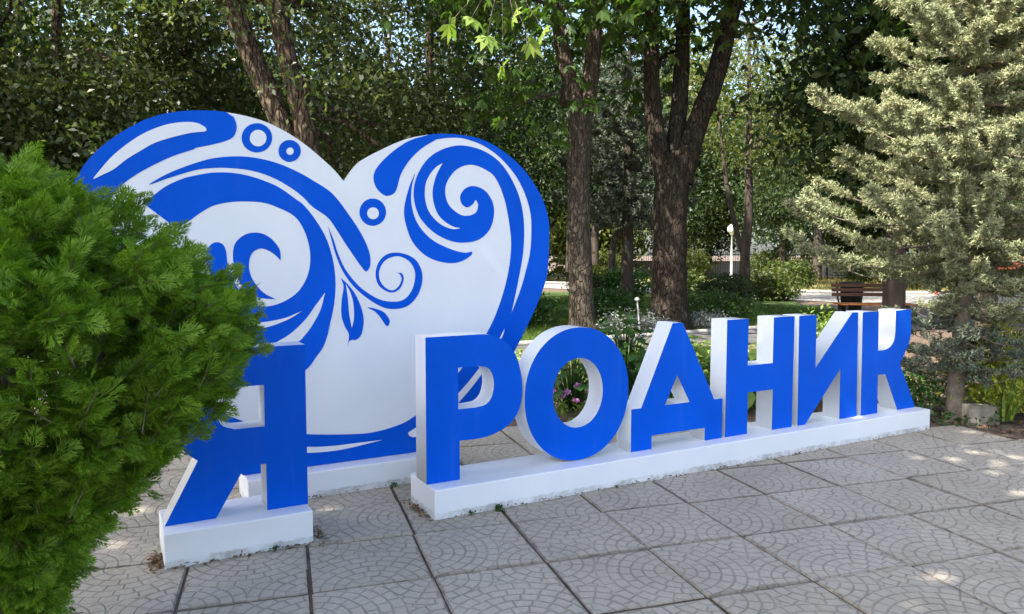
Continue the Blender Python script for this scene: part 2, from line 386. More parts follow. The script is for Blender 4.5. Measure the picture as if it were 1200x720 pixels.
letter(rod, [[(2.508, Bz), (2.508, A), (2.745, A), (2.745, .515), (3.026, .515), (3.026, A), (3.257, A), (3.257, Bz), (3.018, Bz), (3.018, .732), (2.736, .732), (2.736, Bz)]])
letter(rod, [[(3.313, Bz), (3.327, A), (3.418, A), (3.846, .627), (3.852, A), (4.078, A), (4.055, Bz), (3.977, Bz), (3.527, .652), (3.521, Bz)]])
letter(rod, [[(4.118, Bz), (4.136, A), (4.364, A), (4.354, .531), (4.462, .527), (4.652, A), (4.914, A), (4.770, .431)] +
             arc([(4.662, .608), (4.739, .717), (4.789, .802), (4.807, .890), (4.800, Bz)]) +
             [(4.578, Bz)] + arc([(4.583, .918), (4.572, .841), (4.528, .782), (4.449, .752), (4.346, .750)]) + [(4.334, Bz)]])
ya = empty('letter_sign', SO, SA)
tag(ya, 'single blue-faced block letter Я on its own short white plinth beside the thuja', 'sign')
plinth(ya, -1.497, -.735, .005, .430, Z0)
letter(ya, [[(-.733, Bz), (-1.10, Bz)] + arc([(-1.18, Bz), (-1.261, 1.102), (-1.379, 1.048), (-1.432, .917), (-1.440, .781), (-1.416, .642), (-1.369, .562), (-1.312, .511)]) +
            [(-1.484, A), (-1.229, A), (-1.072, .447), (-.960, .447), (-.960, A), (-.733, A)],
            [(-.961, .893)] + [(-.963, .660)] + arc([(-1.120, .660), (-1.185, .690), (-1.214, .762), (-1.222, .830), (-1.205, .878), (-1.150, .893)])])

# ---- heart board
HL = [(-.269, 2.11), (-.344, 2.193), (-.479, 2.306), (-.586, 2.38), (-.691, 2.435), (-.794, 2.474), (-.915, 2.498), (-1.014, 2.508), (-1.092, 2.510), (-1.226, 2.499), (-1.338, 2.476), (-1.44, 2.440), (-1.531, 2.390), (-1.638, 2.312), (-1.727, 2.230), (-1.803, 2.135), (-1.87, 2.0), (-1.908, 1.84), (-1.912, 1.66), (-1.885, 1.48), (-1.825, 1.27), (-1.70, 1.05), (-1.57, .85), (-1.3, .49), (-.97, .170)]
DECO = {}
HEART_RIGHT = [(-0.269,2.11),(-0.16,2.245),(0.008,2.346),(0.179,2.427),(0.356,2.472),(0.512,2.489),(0.714,2.48),(0.872,2.435),(1.034,2.346),(1.167,2.231),(1.287,2.076),(1.357,1.9),(1.366,1.752),(1.348,1.456),(1.272,1.252),(1.165,1.05),(1.059,0.869)]
DECO['band1_tail'] = [[(-0.97,2.482),(-0.954,2.431),(-0.963,2.379),(-0.999,2.34),(-1.098,2.302),(-1.195,2.275),(-1.214,2.263),(-1.328,2.216),(-1.44,2.154),(-1.531,2.095),(-1.613,2.027),(-1.677,1.942)]]
DECO['inlay1'] = [[(-1.758,2.059),(-1.713,2.124),(-1.651,2.201),(-1.56,2.285),(-1.47,2.35),(-1.359,2.403),(-1.256,2.427),(-1.19,2.427),(-1.143,2.406),(-1.134,2.388),(-1.149,2.377),(-1.221,2.364),(-1.324,2.331),(-1.426,2.289),(-1.509,2.234),(-1.582,2.181),(-1.653,2.118),(-1.715,2.081),(-1.758,2.059)]]
DECO['band2'] = [[(-1.466,2.037),(-1.378,2.098),(-1.293,2.142),(-1.197,2.183),(-1.1,2.216),(-0.972,2.236),(-0.851,2.235),(-0.717,2.211),(-0.59,2.164),(-0.483,2.109),(-0.347,2.021),(-0.217,1.854),(-0.144,1.737),(-0.1,1.634),(-0.092,1.545),(-0.117,1.499),(-0.147,1.516),(-0.25,1.663),(-0.322,1.776),(-0.386,1.864),(-0.486,1.933),(-0.55,1.997),(-0.635,2.059),(-0.75,2.118),(-0.873,2.152),(-1.003,2.161),(-1.102,2.156),(-1.198,2.139),(-1.294,2.105),(-1.369,2.076),(-1.466,2.037)]]
DECO['spiral_out'] = [[(-1.501,1.923),(-1.436,1.98),(-1.37,2.033),(-1.276,2.082),(-1.199,2.106),(-1.103,2.127),(-1.004,2.132),(-0.904,2.121),(-0.803,2.094),(-0.699,2.051),(-0.594,1.979),(-0.548,1.945),(-0.479,1.862),(-0.41,1.749),(-0.368,1.634),(-0.344,1.503),(-0.341,1.372),(-0.361,1.226),(-0.4,1.082),(-0.378,1.139),(-0.425,0.998),(-0.479,0.921),(-0.551,0.837),(-0.684,0.781),(-0.849,0.766),(-1.033,0.793),(-1.185,0.849)]]
DECO['spiral_in'] = [[(-1.323,1.776),(-1.255,1.818),(-1.187,1.871),(-1.108,1.92),(-1.009,1.946),(-0.908,1.954),(-0.806,1.95),(-0.723,1.926),(-0.609,1.869),(-0.548,1.782),(-0.513,1.669),(-0.509,1.554),(-0.536,1.453),(-0.594,1.365),(-0.682,1.305),(-0.78,1.276),(-0.875,1.288),(-0.968,1.326),(-1.046,1.401)]]
DECO['hook'] = [[(-0.701,1.574),(-0.705,1.643),(-0.746,1.705),(-0.805,1.747),(-0.875,1.755),(-0.934,1.734),(-0.982,1.685),(-0.997,1.618),(-0.991,1.533),(-0.965,1.448),(-0.92,1.38),(-0.85,1.335),(-0.737,1.319)],[(-0.737,1.319),(-0.814,1.365),(-0.871,1.434),(-0.899,1.508),(-0.897,1.581),(-0.873,1.63),(-0.825,1.653),(-0.772,1.637),(-0.73,1.606),(-0.701,1.574)]]
DECO['blob'] = [[(-1.152,1.642),(-1.123,1.68),(-1.089,1.692),(-1.056,1.678),(-1.038,1.636),(-1.031,1.558),(-1.005,1.461),(-0.955,1.374),(-0.886,1.308),(-0.934,1.294),(-1.013,1.339),(-1.102,1.426),(-1.149,1.535),(-1.162,1.6),(-1.152,1.642)]]
DECO['slitA'] = [[(-0.569,1.237),(-0.672,1.197),(-0.77,1.178),(-0.854,1.172),(-0.994,1.186),(-1.108,1.221)],[(-1.108,1.221),(-1.018,1.156),(-0.937,1.138),(-0.843,1.133),(-0.771,1.145),(-0.66,1.184),(-0.569,1.237)]]
DECO['slitB'] = [[(-0.846,1.093),(-0.921,1.092),(-1.025,1.097),(-1.202,1.15)],[(-1.202,1.15),(-1.129,1.053),(-1.053,1.043),(-0.948,1.054),(-0.846,1.093)]]
DECO['slitC'] = [[(-0.413,1.355),(-0.476,1.274),(-0.55,1.176),(-0.65,1.087),(-0.75,1.031),(-0.816,1.001),(-0.924,0.974)],[(-0.924,0.974),(-0.763,0.975),(-0.606,1.029),(-0.559,1.068),(-0.508,1.131),(-0.448,1.237),(-0.413,1.355)]]
DECO['tendril'] = [[(-0.383,1.8),(-0.36,1.706),(-0.332,1.605),(-0.29,1.503),(-0.224,1.406),(-0.135,1.322),(-0.028,1.252),(0.067,1.226),(0.179,1.245),(0.262,1.327),(0.296,1.45),(0.264,1.55),(0.199,1.604),(0.103,1.627),(0.024,1.612),(-0.031,1.56),(-0.055,1.485),(-0.041,1.41),(0.005,1.364),(0.068,1.344),(0.124,1.373),(0.152,1.437),(0.137,1.48),(0.098,1.483)],[(0.098,1.483),(0.122,1.474),(0.136,1.437),(0.113,1.387),(0.068,1.359),(0.016,1.379),(-0.022,1.425),(-0.031,1.485),(-0.008,1.545),(0.039,1.586),(0.119,1.601),(0.199,1.561),(0.239,1.481),(0.221,1.374),(0.164,1.299),(0.083,1.278),(-0.027,1.297),(-0.134,1.36),(-0.204,1.425),(-0.273,1.517),(-0.319,1.62),(-0.348,1.714),(-0.383,1.8)]]
DECO['leaf'] = [[(-0.303,1.455),(-0.284,1.393),(-0.299,1.298),(-0.302,1.195),(-0.281,1.12),(-0.252,1.059),(-0.264,0.978)],[(-0.264,0.978),(-0.253,1.012),(-0.23,1.022),(-0.197,1.023),(-0.162,1.062),(-0.146,1.151),(-0.159,1.234),(-0.195,1.324),(-0.24,1.392),(-0.303,1.455)]]
DECO['leaf_in'] = [[(-0.269,1.411),(-0.256,1.311),(-0.249,1.207),(-0.232,1.106)],[(-0.232,1.106),(-0.216,1.176),(-0.22,1.28),(-0.24,1.355),(-0.269,1.411)]]
DECO['drop'] = [[(-0.117,1.244),(-0.059,1.233),(0.003,1.205),(0.042,1.15),(0.038,1.117),(0.021,1.106),(0.002,1.129),(-0.029,1.176),(-0.067,1.215),(-0.117,1.244)]]
DECO['ring1'] = [[(-0.737,2.369),(-0.74,2.393),(-0.749,2.415),(-0.764,2.433),(-0.783,2.446),(-0.806,2.454),(-0.83,2.455),(-0.854,2.45),(-0.877,2.439),(-0.897,2.423),(-0.912,2.402),(-0.922,2.379),(-0.926,2.355),(-0.923,2.332),(-0.914,2.31),(-0.9,2.292),(-0.881,2.279),(-0.859,2.271),(-0.835,2.269),(-0.81,2.274),(-0.787,2.285),(-0.767,2.301),(-0.751,2.322),(-0.741,2.345),(-0.737,2.369)]]
DECO['ring1_in'] = [[(-0.774,2.364),(-0.775,2.378),(-0.78,2.39),(-0.788,2.401),(-0.798,2.408),(-0.811,2.413),(-0.824,2.413),(-0.837,2.411),(-0.85,2.404),(-0.86,2.395),(-0.869,2.384),(-0.874,2.371),(-0.876,2.357),(-0.875,2.343),(-0.87,2.331),(-0.862,2.321),(-0.852,2.313),(-0.84,2.309),(-0.826,2.308),(-0.813,2.311),(-0.801,2.317),(-0.79,2.326),(-0.781,2.337),(-0.776,2.351),(-0.774,2.364)]]
DECO['ring2'] = [[(-0.556,2.297),(-0.558,2.315),(-0.565,2.332),(-0.576,2.346),(-0.591,2.356),(-0.608,2.362),(-0.627,2.363),(-0.645,2.36),(-0.663,2.351),(-0.677,2.339),(-0.689,2.324),(-0.696,2.306),(-0.699,2.288),(-0.697,2.27),(-0.691,2.253),(-0.68,2.239),(-0.665,2.229),(-0.648,2.222),(-0.63,2.221),(-0.611,2.225),(-0.594,2.233),(-0.578,2.245),(-0.567,2.261),(-0.559,2.278),(-0.556,2.297)]]
DECO['ring2_in'] = [[(-0.603,2.292),(-0.603,2.298),(-0.605,2.303),(-0.609,2.308),(-0.614,2.312),(-0.62,2.314),(-0.626,2.314),(-0.632,2.313),(-0.637,2.31),(-0.642,2.306),(-0.646,2.301),(-0.649,2.295),(-0.65,2.289),(-0.649,2.283),(-0.647,2.277),(-0.643,2.272),(-0.638,2.269),(-0.633,2.267),(-0.627,2.267),(-0.621,2.268),(-0.615,2.27),(-0.61,2.275),(-0.606,2.28),(-0.604,2.286),(-0.603,2.292)]]
DECO['ring3'] = [[(0.026,1.91),(0.023,1.935),(0.014,1.957),(-0.001,1.976),(-0.021,1.991),(-0.044,1.999),(-0.069,2.002),(-0.093,1.998),(-0.116,1.988),(-0.136,1.972),(-0.151,1.952),(-0.161,1.929),(-0.165,1.905),(-0.162,1.881),(-0.153,1.859),(-0.138,1.84),(-0.119,1.825),(-0.096,1.816),(-0.071,1.813),(-0.047,1.817),(-0.023,1.827),(-0.003,1.842),(0.013,1.862),(0.023,1.886),(0.026,1.91)]]
DECO['ring3_in'] = [[(-0.027,1.901),(-0.028,1.911),(-0.032,1.921),(-0.039,1.93),(-0.048,1.936),(-0.058,1.94),(-0.068,1.941),(-0.079,1.939),(-0.089,1.935),(-0.098,1.928),(-0.105,1.919),(-0.109,1.909),(-0.111,1.899),(-0.109,1.888),(-0.105,1.878),(-0.099,1.87),(-0.09,1.863),(-0.08,1.86),(-0.07,1.858),(-0.059,1.86),(-0.049,1.864),(-0.04,1.871),(-0.033,1.88),(-0.029,1.89),(-0.027,1.901)]]
DECO['crescent'] = [[(0.246,2.194),(0.196,2.079),(0.16,1.927),(0.18,1.802),(0.233,1.688),(0.341,1.594),(0.481,1.552),(0.595,1.559),(0.683,1.606),(0.695,1.635)],[(0.695,1.635),(0.625,1.627),(0.51,1.656),(0.37,1.722),(0.266,1.828),(0.219,1.954),(0.218,2.08),(0.246,2.194)]]
DECO['ring_slit'] = [[(0.458,2.275),(0.405,2.242),(0.353,2.18),(0.323,2.108),(0.32,2.013),(0.345,1.931),(0.39,1.872),(0.454,1.825),(0.533,1.8),(0.598,1.806)],[(0.598,1.806),(0.534,1.82),(0.468,1.856),(0.416,1.908),(0.384,1.991),(0.378,2.075),(0.398,2.159),(0.425,2.219),(0.458,2.275)]]
DECO['rib_bottom'] = [[(-1.309,0.859),(-1.13,0.636),(-0.953,0.524),(-0.774,0.45),(-0.551,0.395),(-0.238,0.358),(-0.065,0.356),(0.121,0.391),(0.246,0.45),(0.429,0.575),(0.609,0.766),(0.812,1.013),(0.922,1.226),(0.997,1.461),(1.025,1.666),(1.015,1.815),(0.969,2.03),(0.893,2.187),(0.804,2.249),(0.686,2.277),(0.571,2.237),(0.493,2.142),(0.479,2.052),(0.512,1.968),(0.597,1.908),(0.67,1.902),(0.729,1.929),(0.747,1.985)]]
DECO['rib_curl'] = [[(0.747,1.985),(0.726,2.019),(0.702,1.989),(0.656,1.962),(0.612,1.986),(0.598,2.043),(0.642,2.102),(0.715,2.121),(0.803,2.09),(0.863,2.013),(0.878,1.92),(0.847,1.812),(0.772,1.737),(0.669,1.704),(0.539,1.708),(0.398,1.766),(0.289,1.867),(0.241,1.98),(0.237,2.093),(0.278,2.208),(0.361,2.314),(0.487,2.386),(0.629,2.413),(0.804,2.38),(0.954,2.284),(1.077,2.101),(1.134,1.899),(1.134,1.652),(1.087,1.405),(1.028,1.161)]]
DECO['rib_wedge'] = [[(1.028,1.158),(1.112,1.349),(1.164,1.514),(1.194,1.632),(1.205,1.78),(1.198,1.926),(1.151,2.071),(1.067,2.212),(0.936,2.34),(0.792,2.423),(0.637,2.463),(0.53,2.463),(0.426,2.445),(0.394,2.431),(0.291,2.365),(0.203,2.278),(0.14,2.181),(0.114,2.099),(0.089,2.046),(0.028,2.024),(-0.032,2.064),(-0.061,2.131),(-0.048,2.195),(0.007,2.266),(0.105,2.353),(0.217,2.424),(0.356,2.472)]]
DECO['sliver'] = [[(0.967,1.045),(0.915,0.961),(0.746,0.749),(0.568,0.569),(0.387,0.432),(0.245,0.358),(0.172,0.322)],[(0.172,0.322),(0.185,0.295),(0.245,0.288),(0.421,0.377),(0.581,0.509),(0.775,0.714),(0.937,0.967),(0.967,1.045)]]
DECO['sliver2'] = [[(-0.021,0.292),(-0.196,0.292),(-0.377,0.293),(-0.553,0.308),(-0.885,0.372)],[(-0.885,0.372),(-0.722,0.305),(-0.553,0.267),(-0.318,0.259),(-0.021,0.292)]]

HR = HEART_RIGHT + [(.93, .68), (.77, .455), (.6, .285), (.45, .170)]
hs = empty('heart_sign', SO, SA)
tag(hs, 'big white heart-shaped board covered in blue swirls behind the letters', 'sign')
plinth(hs, -.965, .50, .775, 1.16, .168)
hr, hl = smooth_path(HR, 6), smooth_path(HL, 6)
VB = .920
board = link('board', slab_mesh('board', [hr + hl[::-1]], .045), M['board'], hs, (0, VB, 0))
LAY = {1: VB - .0028, 2: VB - .0054}
def decal(name, loop, mat, lay=1, parent=None):
    o = link(name, slab_mesh(name, [loop], .002), mat, parent or hs)
    o.location = (0, LAY[lay] if parent is None else LAY[lay] - parent.location.y, 0)
    return o
def segs(k, n=6):
    o = []
    for s in DECO[k]:
        cl = len(DECO[k]) == 1 and s[0] == s[-1]
        o += smooth_path(s, n, cl)
    return o
i0 = 4 * 6
rb = [q for k in ('rib_bottom', 'rib_curl', 'rib_wedge') for q in segs(k, 5)]
ribbon = decal('ribbon_swirl', rb + hr[i0:] + hl[:-14:-1], M['blue'])
tag(ribbon, 'wide blue ribbon that curls into a spiral in the right lobe')
for k in ('ring_slit', 'sliver', 'sliver2'): decal('white_inlay', segs(k), M['board'], 2, ribbon)
a0 = 7 * 6
band = decal('corner_band', hl[a0:-26] + segs('band1_tail')[::-1], M['blue'])
decal('white_inlay', segs('inlay1'), M['board'], 2, band)
decal('long_band', segs('band2'), M['blue'])
spiral = decal('spiral_swirl', segs('spiral_out') + segs('spiral_in')[::-1], M['blue'])
for k in ('slitA', 'slitB', 'slitC'): decal('white_inlay', segs(k), M['board'], 2, spiral)
decal('hook_swirl', segs('hook'), M['blue']); decal('drop_swirl', segs('blob'), M['blue'])
decal('tendril', segs('tendril'), M['blue'])
lf = decal('leaf_shape', segs('leaf'), M['blue']); decal('white_inlay', segs('leaf_in'), M['board'], 2, lf)
decal('drop_swirl', segs('drop'), M['blue']); decal('crescent_swirl', segs('crescent'), M['blue'])
for k in ('ring1', 'ring2', 'ring3'):
    r_ = decal('ring', segs(k, 3), M['blue']); decal('white_inlay', segs(k + '_in', 3), M['board'], 2, r_)

# ================================================================ VEGETATION HELPERS
def unit(a): return a / np.maximum(np.linalg.norm(a, axis=1, keepdims=True), 1e-9)
def leaf_quads(pos, ax, nr, L, W, fold=.18):
    """one kite-shaped folded leaf per position: base, two sides, tip"""
    ax = unit(ax); sd_ = unit(np.cross(ax, nr)); nn = np.cross(sd_, ax)
    L = np.asarray(L).reshape(-1, 1); W = np.asarray(W).reshape(-1, 1)
    b = pos; m = pos + ax * L * .45
    V = np.stack([b, m + sd_ * W / 2 + nn * W * fold, pos + ax * L - nn * L * .08, m - sd_ * W / 2 + nn * W * fold], 1).reshape(-1, 3)
    return V, np.arange(len(V)).reshape(-1, 4)
def rand_dirs(n, up=0.0):
    d = NR.normal(size=(n, 3)); d = unit(d); d[:, 2] += up; return unit(d)
def clump_points(center, radii, n_clumps, per, cr, shell=.35, flat=.6, zmin=None):
    d = unit(NR.normal(size=(n_clumps, 3))); r = shell + (1 - shell) * NR.random((n_clumps, 1)) ** .6
    c = np.array(center) + d * r * np.array(radii)
    p = np.repeat(c, per, 0) + NR.normal(size=(n_clumps * per, 3)) * np.array([cr, cr, cr * flat])
    if zmin is not None: p = p[p[:, 2] > zmin]
    return p, c
def leaves_mesh(name, pos, size, aspect=.5, up=.4, droop=.2, palm=0):
    n = len(pos)
    if palm:
        ax0 = rand_dirs(n); ax0[:, 2] = ax0[:, 2] * .3 - droop; ax0 = unit(ax0)
        nr = rand_dirs(n, up * 2.5); acc = Acc()
        for k in range(palm):
            t = (k - (palm - 1) / 2) * .62; ct, st = math.cos(t), math.sin(t)
            s_ = unit(np.cross(nr, ax0)); nn = np.cross(ax0, s_)
            a = ax0 * ct + s_ * st - nn * .25
            L = size * NR.uniform(.75, 1.15, n) * (1 - .12 * abs(k - (palm - 1) / 2))
            acc.add(*leaf_quads(pos, a, nn, L, L * aspect))
        return acc.mesh(name)
    ax = rand_dirs(n); ax[:, 2] -= droop; nr = rand_dirs(n, up)
    L = size * NR.uniform(.6, 1.3, n)
    V, F = leaf_quads(pos, ax, nr, L, L * aspect)
    return mesh_np(name, V, F)
def limb(acc, a, b, r0, r1, n=6, sag=0.0, wob=.06, seg=6):
    a, b = Vector(a), Vector(b); L = (b - a).length; P = []; Rr = []
    for i in range(n + 1):
        t = i / n; p = a.lerp(b, t)
        k = math.sin(math.pi * t) * L * wob
        P.append(p + Vector((rng.uniform(-k, k), rng.uniform(-k, k), rng.uniform(-k, k) * .5 + math.sin(math.pi * t) * sag)))
        Rr.append(r0 + (r1 - r0) * t)
    acc.tube(P, Rr, seg)
    return P
def trunk_tube(acc, pts, rad, seg=14, rough=.05):
    acc.tube(smooth_path(pts, 5), [r for r in np.interp(np.linspace(0, len(rad) - 1, (len(pts) - 1) * 5 + 1), range(len(rad)), rad)], seg, rng=rng, rough=rough)
def tree(name, label, base, stems, crown, leaf, mat, bark, group=None, clumps=90, per=60, cr=.5, palm=0, aspect=.5, limbs=14, extra=None, cat='tree', shell=.35, up=.4, droop=.2, zmin=None):
    """stems: list of (points, radii) relative to base; crown: list of (center, radii) relative to base"""
    root = empty(name, base); acc = Acc(); tips = []
    for pts, rad in stems:
        trunk_tube(acc, pts, rad); tips += [Vector(p) for p in pts[len(pts) // 2:]]
    pos = []; cc = []
    tot = sum(c[1][0] * c[1][1] * c[1][2] for c in crown)
    for c, r in crown:
        k = max(3, int(clumps * r[0] * r[1] * r[2] / tot))
        p, q = clump_points(c, r, k, per, cr, shell, zmin=zmin); pos.append(p); cc.append(q)
    cc = np.concatenate(cc)
    if extra is not None: pos.append(np.array(extra, float))
    for i in range(limbs):
        tgt = Vector(cc[rng.randrange(len(cc))]); s = min(tips, key=lambda q: (q - tgt).length + rng.uniform(0, 1.5))
        limb(acc, s, tgt, .05 + rng.random() * .03, .012, 6, .25, .07, 6)
    tk = link('trunk', acc.mesh('trunk', True), bark, root)
    cr_ = link('crown', leaves_mesh('crown', np.concatenate(pos), leaf, aspect, up, droop, palm), mat, root)
    tag(root, label, cat, group)
    return root
def copy_tree(o, loc, rz, s, label):
    c = o.copy(); col.objects.link(c); c.location = loc; c.rotation_euler = (0, 0, rz); c.scale = (s, s, s); c['label'] = label
    for ch in list(o.children):
        d = ch.copy(); col.objects.link(d); d.parent = c
    return c

# ================================================================ TREES
G1 = 'trees standing behind the sign'
# forked chestnut right of the heart
ch1 = tree('chestnut_tree', 'slender forked chestnut trunk rising right of the heart board', (4.7, 9.5, 0),
     [([(0, 0, -.1), (-.03, 0, .35), (-.08, 0, 1.5), (-.13, 0, 3.0), (-.1, 0, 4.5)], [.36, .27, .245, .235, .24]),
      ([(-.1, 0, 4.3), (-.3, 0, 5.0), (-.5, .1, 6.0), (-.7, .1, 8), (-1, .3, 10.5)], [.18, .16, .15, .12, .05]),
      ([(-.05, 0, 4.3), (.12, 0, 5.1), (.16, -.1, 6.2), (.2, -.2, 8.2), (.5, -.4, 11)], [.19, .17, .16, .12, .05])],
     [((-.5, -.5, 9.0), (4.2, 4.0, 3.4)), ((-2.2, -2.2, 6.6), (2.4, 2.2, 1.2)), ((1.0, -2.0, 6.4), (1.9, 1.6, .9)), ((-1.6, -.6, 4.6), (1.6, 1.4, .9))],
     .24, M['chestnut'], M['bark'], G1, clumps=210, per=20, cr=.5, palm=5, aspect=.4, limbs=22, up=.5, droop=.35, zmin=3.4)
acc = Acc(); hp = [(1.23, 3.87, 4.15), (1.05, 3.95, 4.5), (1.5, 3.7, 4.4), (.9, 4.1, 4.75), (1.4, 4.0, 4.8), (.6, 4.0, 4.62), (1.75, 3.9, 4.62), (1.1, 4.3, 5.1), (.75, 3.6, 4.95)]
hp = [(x - 4.65, y - 9.5, z - .3) for x, y, z in hp]
acc.tube(smooth_path([(-1.2, -1.6, 7.2), (-2.4, -3.6, 6.4), (-3.2, -5.0, 5.5), (-3.4, -5.5, 4.9)], 4), [.04 - .0025 * i for i in range(13)], 6)
for q in hp: acc.tube([(-3.35, -5.35, 5.1), ((q[0] - 3.35) / 2, (q[1] - 5.35) / 2, (q[2] + 5.15) / 2), q], [.008, .006, .004], 4)
hb = link('hanging_branch', acc.mesh('hanging_branch', True), M['bark'], ch1)
link('foliage', leaves_mesh('foliage', np.array(hp), .25, .42, .3, .7, 7), M['hosta'], hb)  # pale leaves: sunlight on this chestnut spray put into the colour
# heavy three-stemmed chestnut
tree('chestnut_tree', 'thick three-stemmed chestnut trunk standing behind the letter Д', (6.45, 9.0, 0),
     [([(0, 0, -.1), (0, 0, .3), (-.03, 0, 1.2), (-.02, 0, 2.5), (.03, 0, 3.6)], [.52, .41, .36, .345, .37]),
      ([(-.12, 0, 3.1), (-.32, .1, 4.0), (-.42, .15, 5.2), (-.45, .2, 6.8), (-.9, .3, 10)], [.24, .19, .165, .14, .06]),
      ([(.0, .12, 3.2), (.18, .15, 4.2), (.3, .2, 5.5), (.3, .2, 7), (.4, .6, 10.5)], [.22, .18, .16, .14, .06]),
      ([(.14, -.05, 3.1), (.48, -.1, 4.2), (.9, -.2, 5.4), (1.2, -.3, 6.8), (2.0, -.5, 10)], [.27, .22, .2, .175, .06])],
     [((.6, -.3, 9.6), (4.2, 4.0, 3.2)), ((-.8, -2.2, 6.6), (2.2, 1.8, .9)), ((2.6, -1.6, 6.3), (1.6, 1.6, 1.0)), ((-.6, .8, 5.6), (1.5, 1.4, .9))],
     .24, M['chestnut'], M['barkshade'], G1, clumps=200, per=20, cr=.5, palm=5, aspect=.4, limbs=22, up=.5, droop=.35, zmin=4.0)
# twin leaning trunks behind the heart notch
tree('leaning_tree', 'pair of leaning rough-barked trunks behind the left lobe of the heart', (-.55, 8.7, 0),
     [([(0, 0, -.1), (-.05, 0, 1.0), (-.25, .1, 2.4), (-.75, .2, 4.0), (-1.45, .35, 5.8), (-2.2, .6, 8.5)], [.3, .24, .21, .2, .18, .07]),
      ([(.12, 0, -.1), (.05, 0, 1.2), (-.12, 0, 2.6), (-.35, 0, 4.0), (-.72, .1, 5.8), (-.9, .4, 9)], [.28, .23, .2, .18, .16, .06])],
     [((-1.2, .8, 8.2), (3.4, 3.0, 2.4)), ((-2.5, -.6, 5.6), (1.1, .9, .7)), ((.9, .8, 4.9), (1.5, 1.4, 1.5)), ((-1.5, -1.0, 5.4), (.9, .5, .5)), ((.2, -.9, 4.4), (.7, .5, .4)), ((1.2, 1.6, 3.0), (1.6, 1.2, 1.2))],
     .125, M['small'], M['barkpale'], G1, clumps=330, per=75, cr=.36, aspect=.5, limbs=34, up=.3, droop=.5)
# dense small-leaved trees filling the left
dl = [((-5.4, 11.2, 0), 'dense small-leaved tree behind the thuja at far left of the frame'), ((-3.3, 14.0, 0), 'dense small-leaved tree directly behind the left lobe of the heart'),
      ((-8.4, 9.6, 0), 'dense small-leaved tree at the left edge nearest the thuja'), ((1.9, 13.4, 0), 'dense small-leaved tree behind the notch of the heart')]
t0 = tree('acacia_tree', dl[0][1], dl[0][0], [([(0, 0, -.1), (.05, 0, 1.5), (.2, .1, 3.2), (.1, .3, 5.2), (.3, .2, 8)], [.2, .16, .14, .11, .04]),
     ([(.05, 0, 1.4), (-.5, .1, 2.8), (-1.1, .2, 4.6), (-1.4, 0, 7)], [.11, .1, .08, .03])],
     [((0, 0, 6.2), (2.6, 2.4, 3.2)), ((-.3, -.5, 3.4), (2.4, 2.0, 1.7)), ((.6, .2, 1.8), (1.8, 1.6, 1.0))],
     .13, M['small'], M['barkpale'], 'dense trees behind the heart', clumps=210, per=120, cr=.33, aspect=.5, limbs=34, up=.2, droop=.4)
for k, (p, l) in enumerate(dl[1:]): copy_tree(t0, p, 1.3 + k * 1.9, (1.15, 1.0, 1.1)[k], l)
# dark evergreens and the darker mass further back
d0 = tree('evergreen_tree', 'dark evergreen tree between the heart and the slender chestnut', (4.6, 16.8, 0), [([(0, 0, -.1), (0, 0, 3), (.1, 0, 9)], [.2, .15, .04])],
     [((0, 0, 6.6), (2.5, 2.5, 3.6)), ((0, 0, 3.6), (2.2, 2.2, 1.5))], .2, M['darkleaf'], M['barkdark'], 'dark trees in the middle distance', clumps=230, per=60, cr=.45, aspect=.45, limbs=12, up=.2, droop=.3)
for k, (p, s, l) in enumerate([((11.8, 8.5, 0), 1.25, 'dark leafy tree above the right-hand letters beside the grey conifer'), ((13.2, 7.4, 0), 1.1, 'dark leafy tree directly behind the grey conifer'),
        ((20.5, 21.5, 1.2), .9, 'dark tree right of the globe lamp beyond the road'), ((13.6, 4.6, 0), 1.0, 'dark leafy tree at the right edge behind the grey conifer'),
        ((-1.0, 20.0, 0), 1.2, 'dark tree far behind the leaning trunks'), ((-7.5, 17.5, 0), 1.3, 'dark tree far behind the thuja'), ((9.2, 21.5, 1.0), .9, 'dark tree seen between the two chestnut trunks'),
        ((19.5, 14.0, .9), 1.0, 'dark tree beyond the bench at right'), ((-12.5, 14.0, 0), 1.2, 'dark tree at far left beyond the thuja'), ((12.4, 26.5, 1.2), 1.0, 'dark tree past the thick chestnut trunk across the lawn'),
        ((23.2, 27.4, -.4), 1.0, 'dark tree across the road right of the globe lamp'), ((22.6, 36.5, -1.2), 1.2, 'dark tree far off just left of the globe lamp'), ((27.5, 41.0, -1.5), 1.3, 'dark tree far beyond the globe lamp'),
        ((33.5, 34.0, -1.2), 1.2, 'dark tree beyond the fence left of the climbing frame'), ((15.5, 43.0, -1.2), 1.3, 'dark tree far up the road between the chestnuts'), ((38.0, 25.0, -1.2), 1.3, 'dark tree far behind the climbing frame'), ((30.0, 24.0, 0), 1.0, 'dark tree behind the bench and the litter bin')]):
    copy_tree(d0, p, k * 1.7 + .4, s, l)
# slim dark trunk with a fork, right of the thick chestnut
tree('slim_tree', 'slim dark forked trunk beside the round shrub', (13.5, 16.5, 0),
     [([(0, 0, -.1), (-.05, 0, 1.5), (.05, 0, 3), (0, 0, 5), (-.1, 0, 9)], [.2, .16, .14, .12, .04]), ([(0, 0, 1.3), (-.35, .1, 2.4), (-.7, .2, 4), (-1.0, .2, 6)], [.1, .09, .07, .03])],
     [((0, 0, 7.0), (2.6, 2.4, 2.4)), ((1.2, 0, 4.6), (1.8, 1.6, 1.0))], .16, M['yellowleaf'], M['barkdark'], G1, clumps=120, per=55, cr=.42, aspect=.4, limbs=26, up=.2, droop=.5)
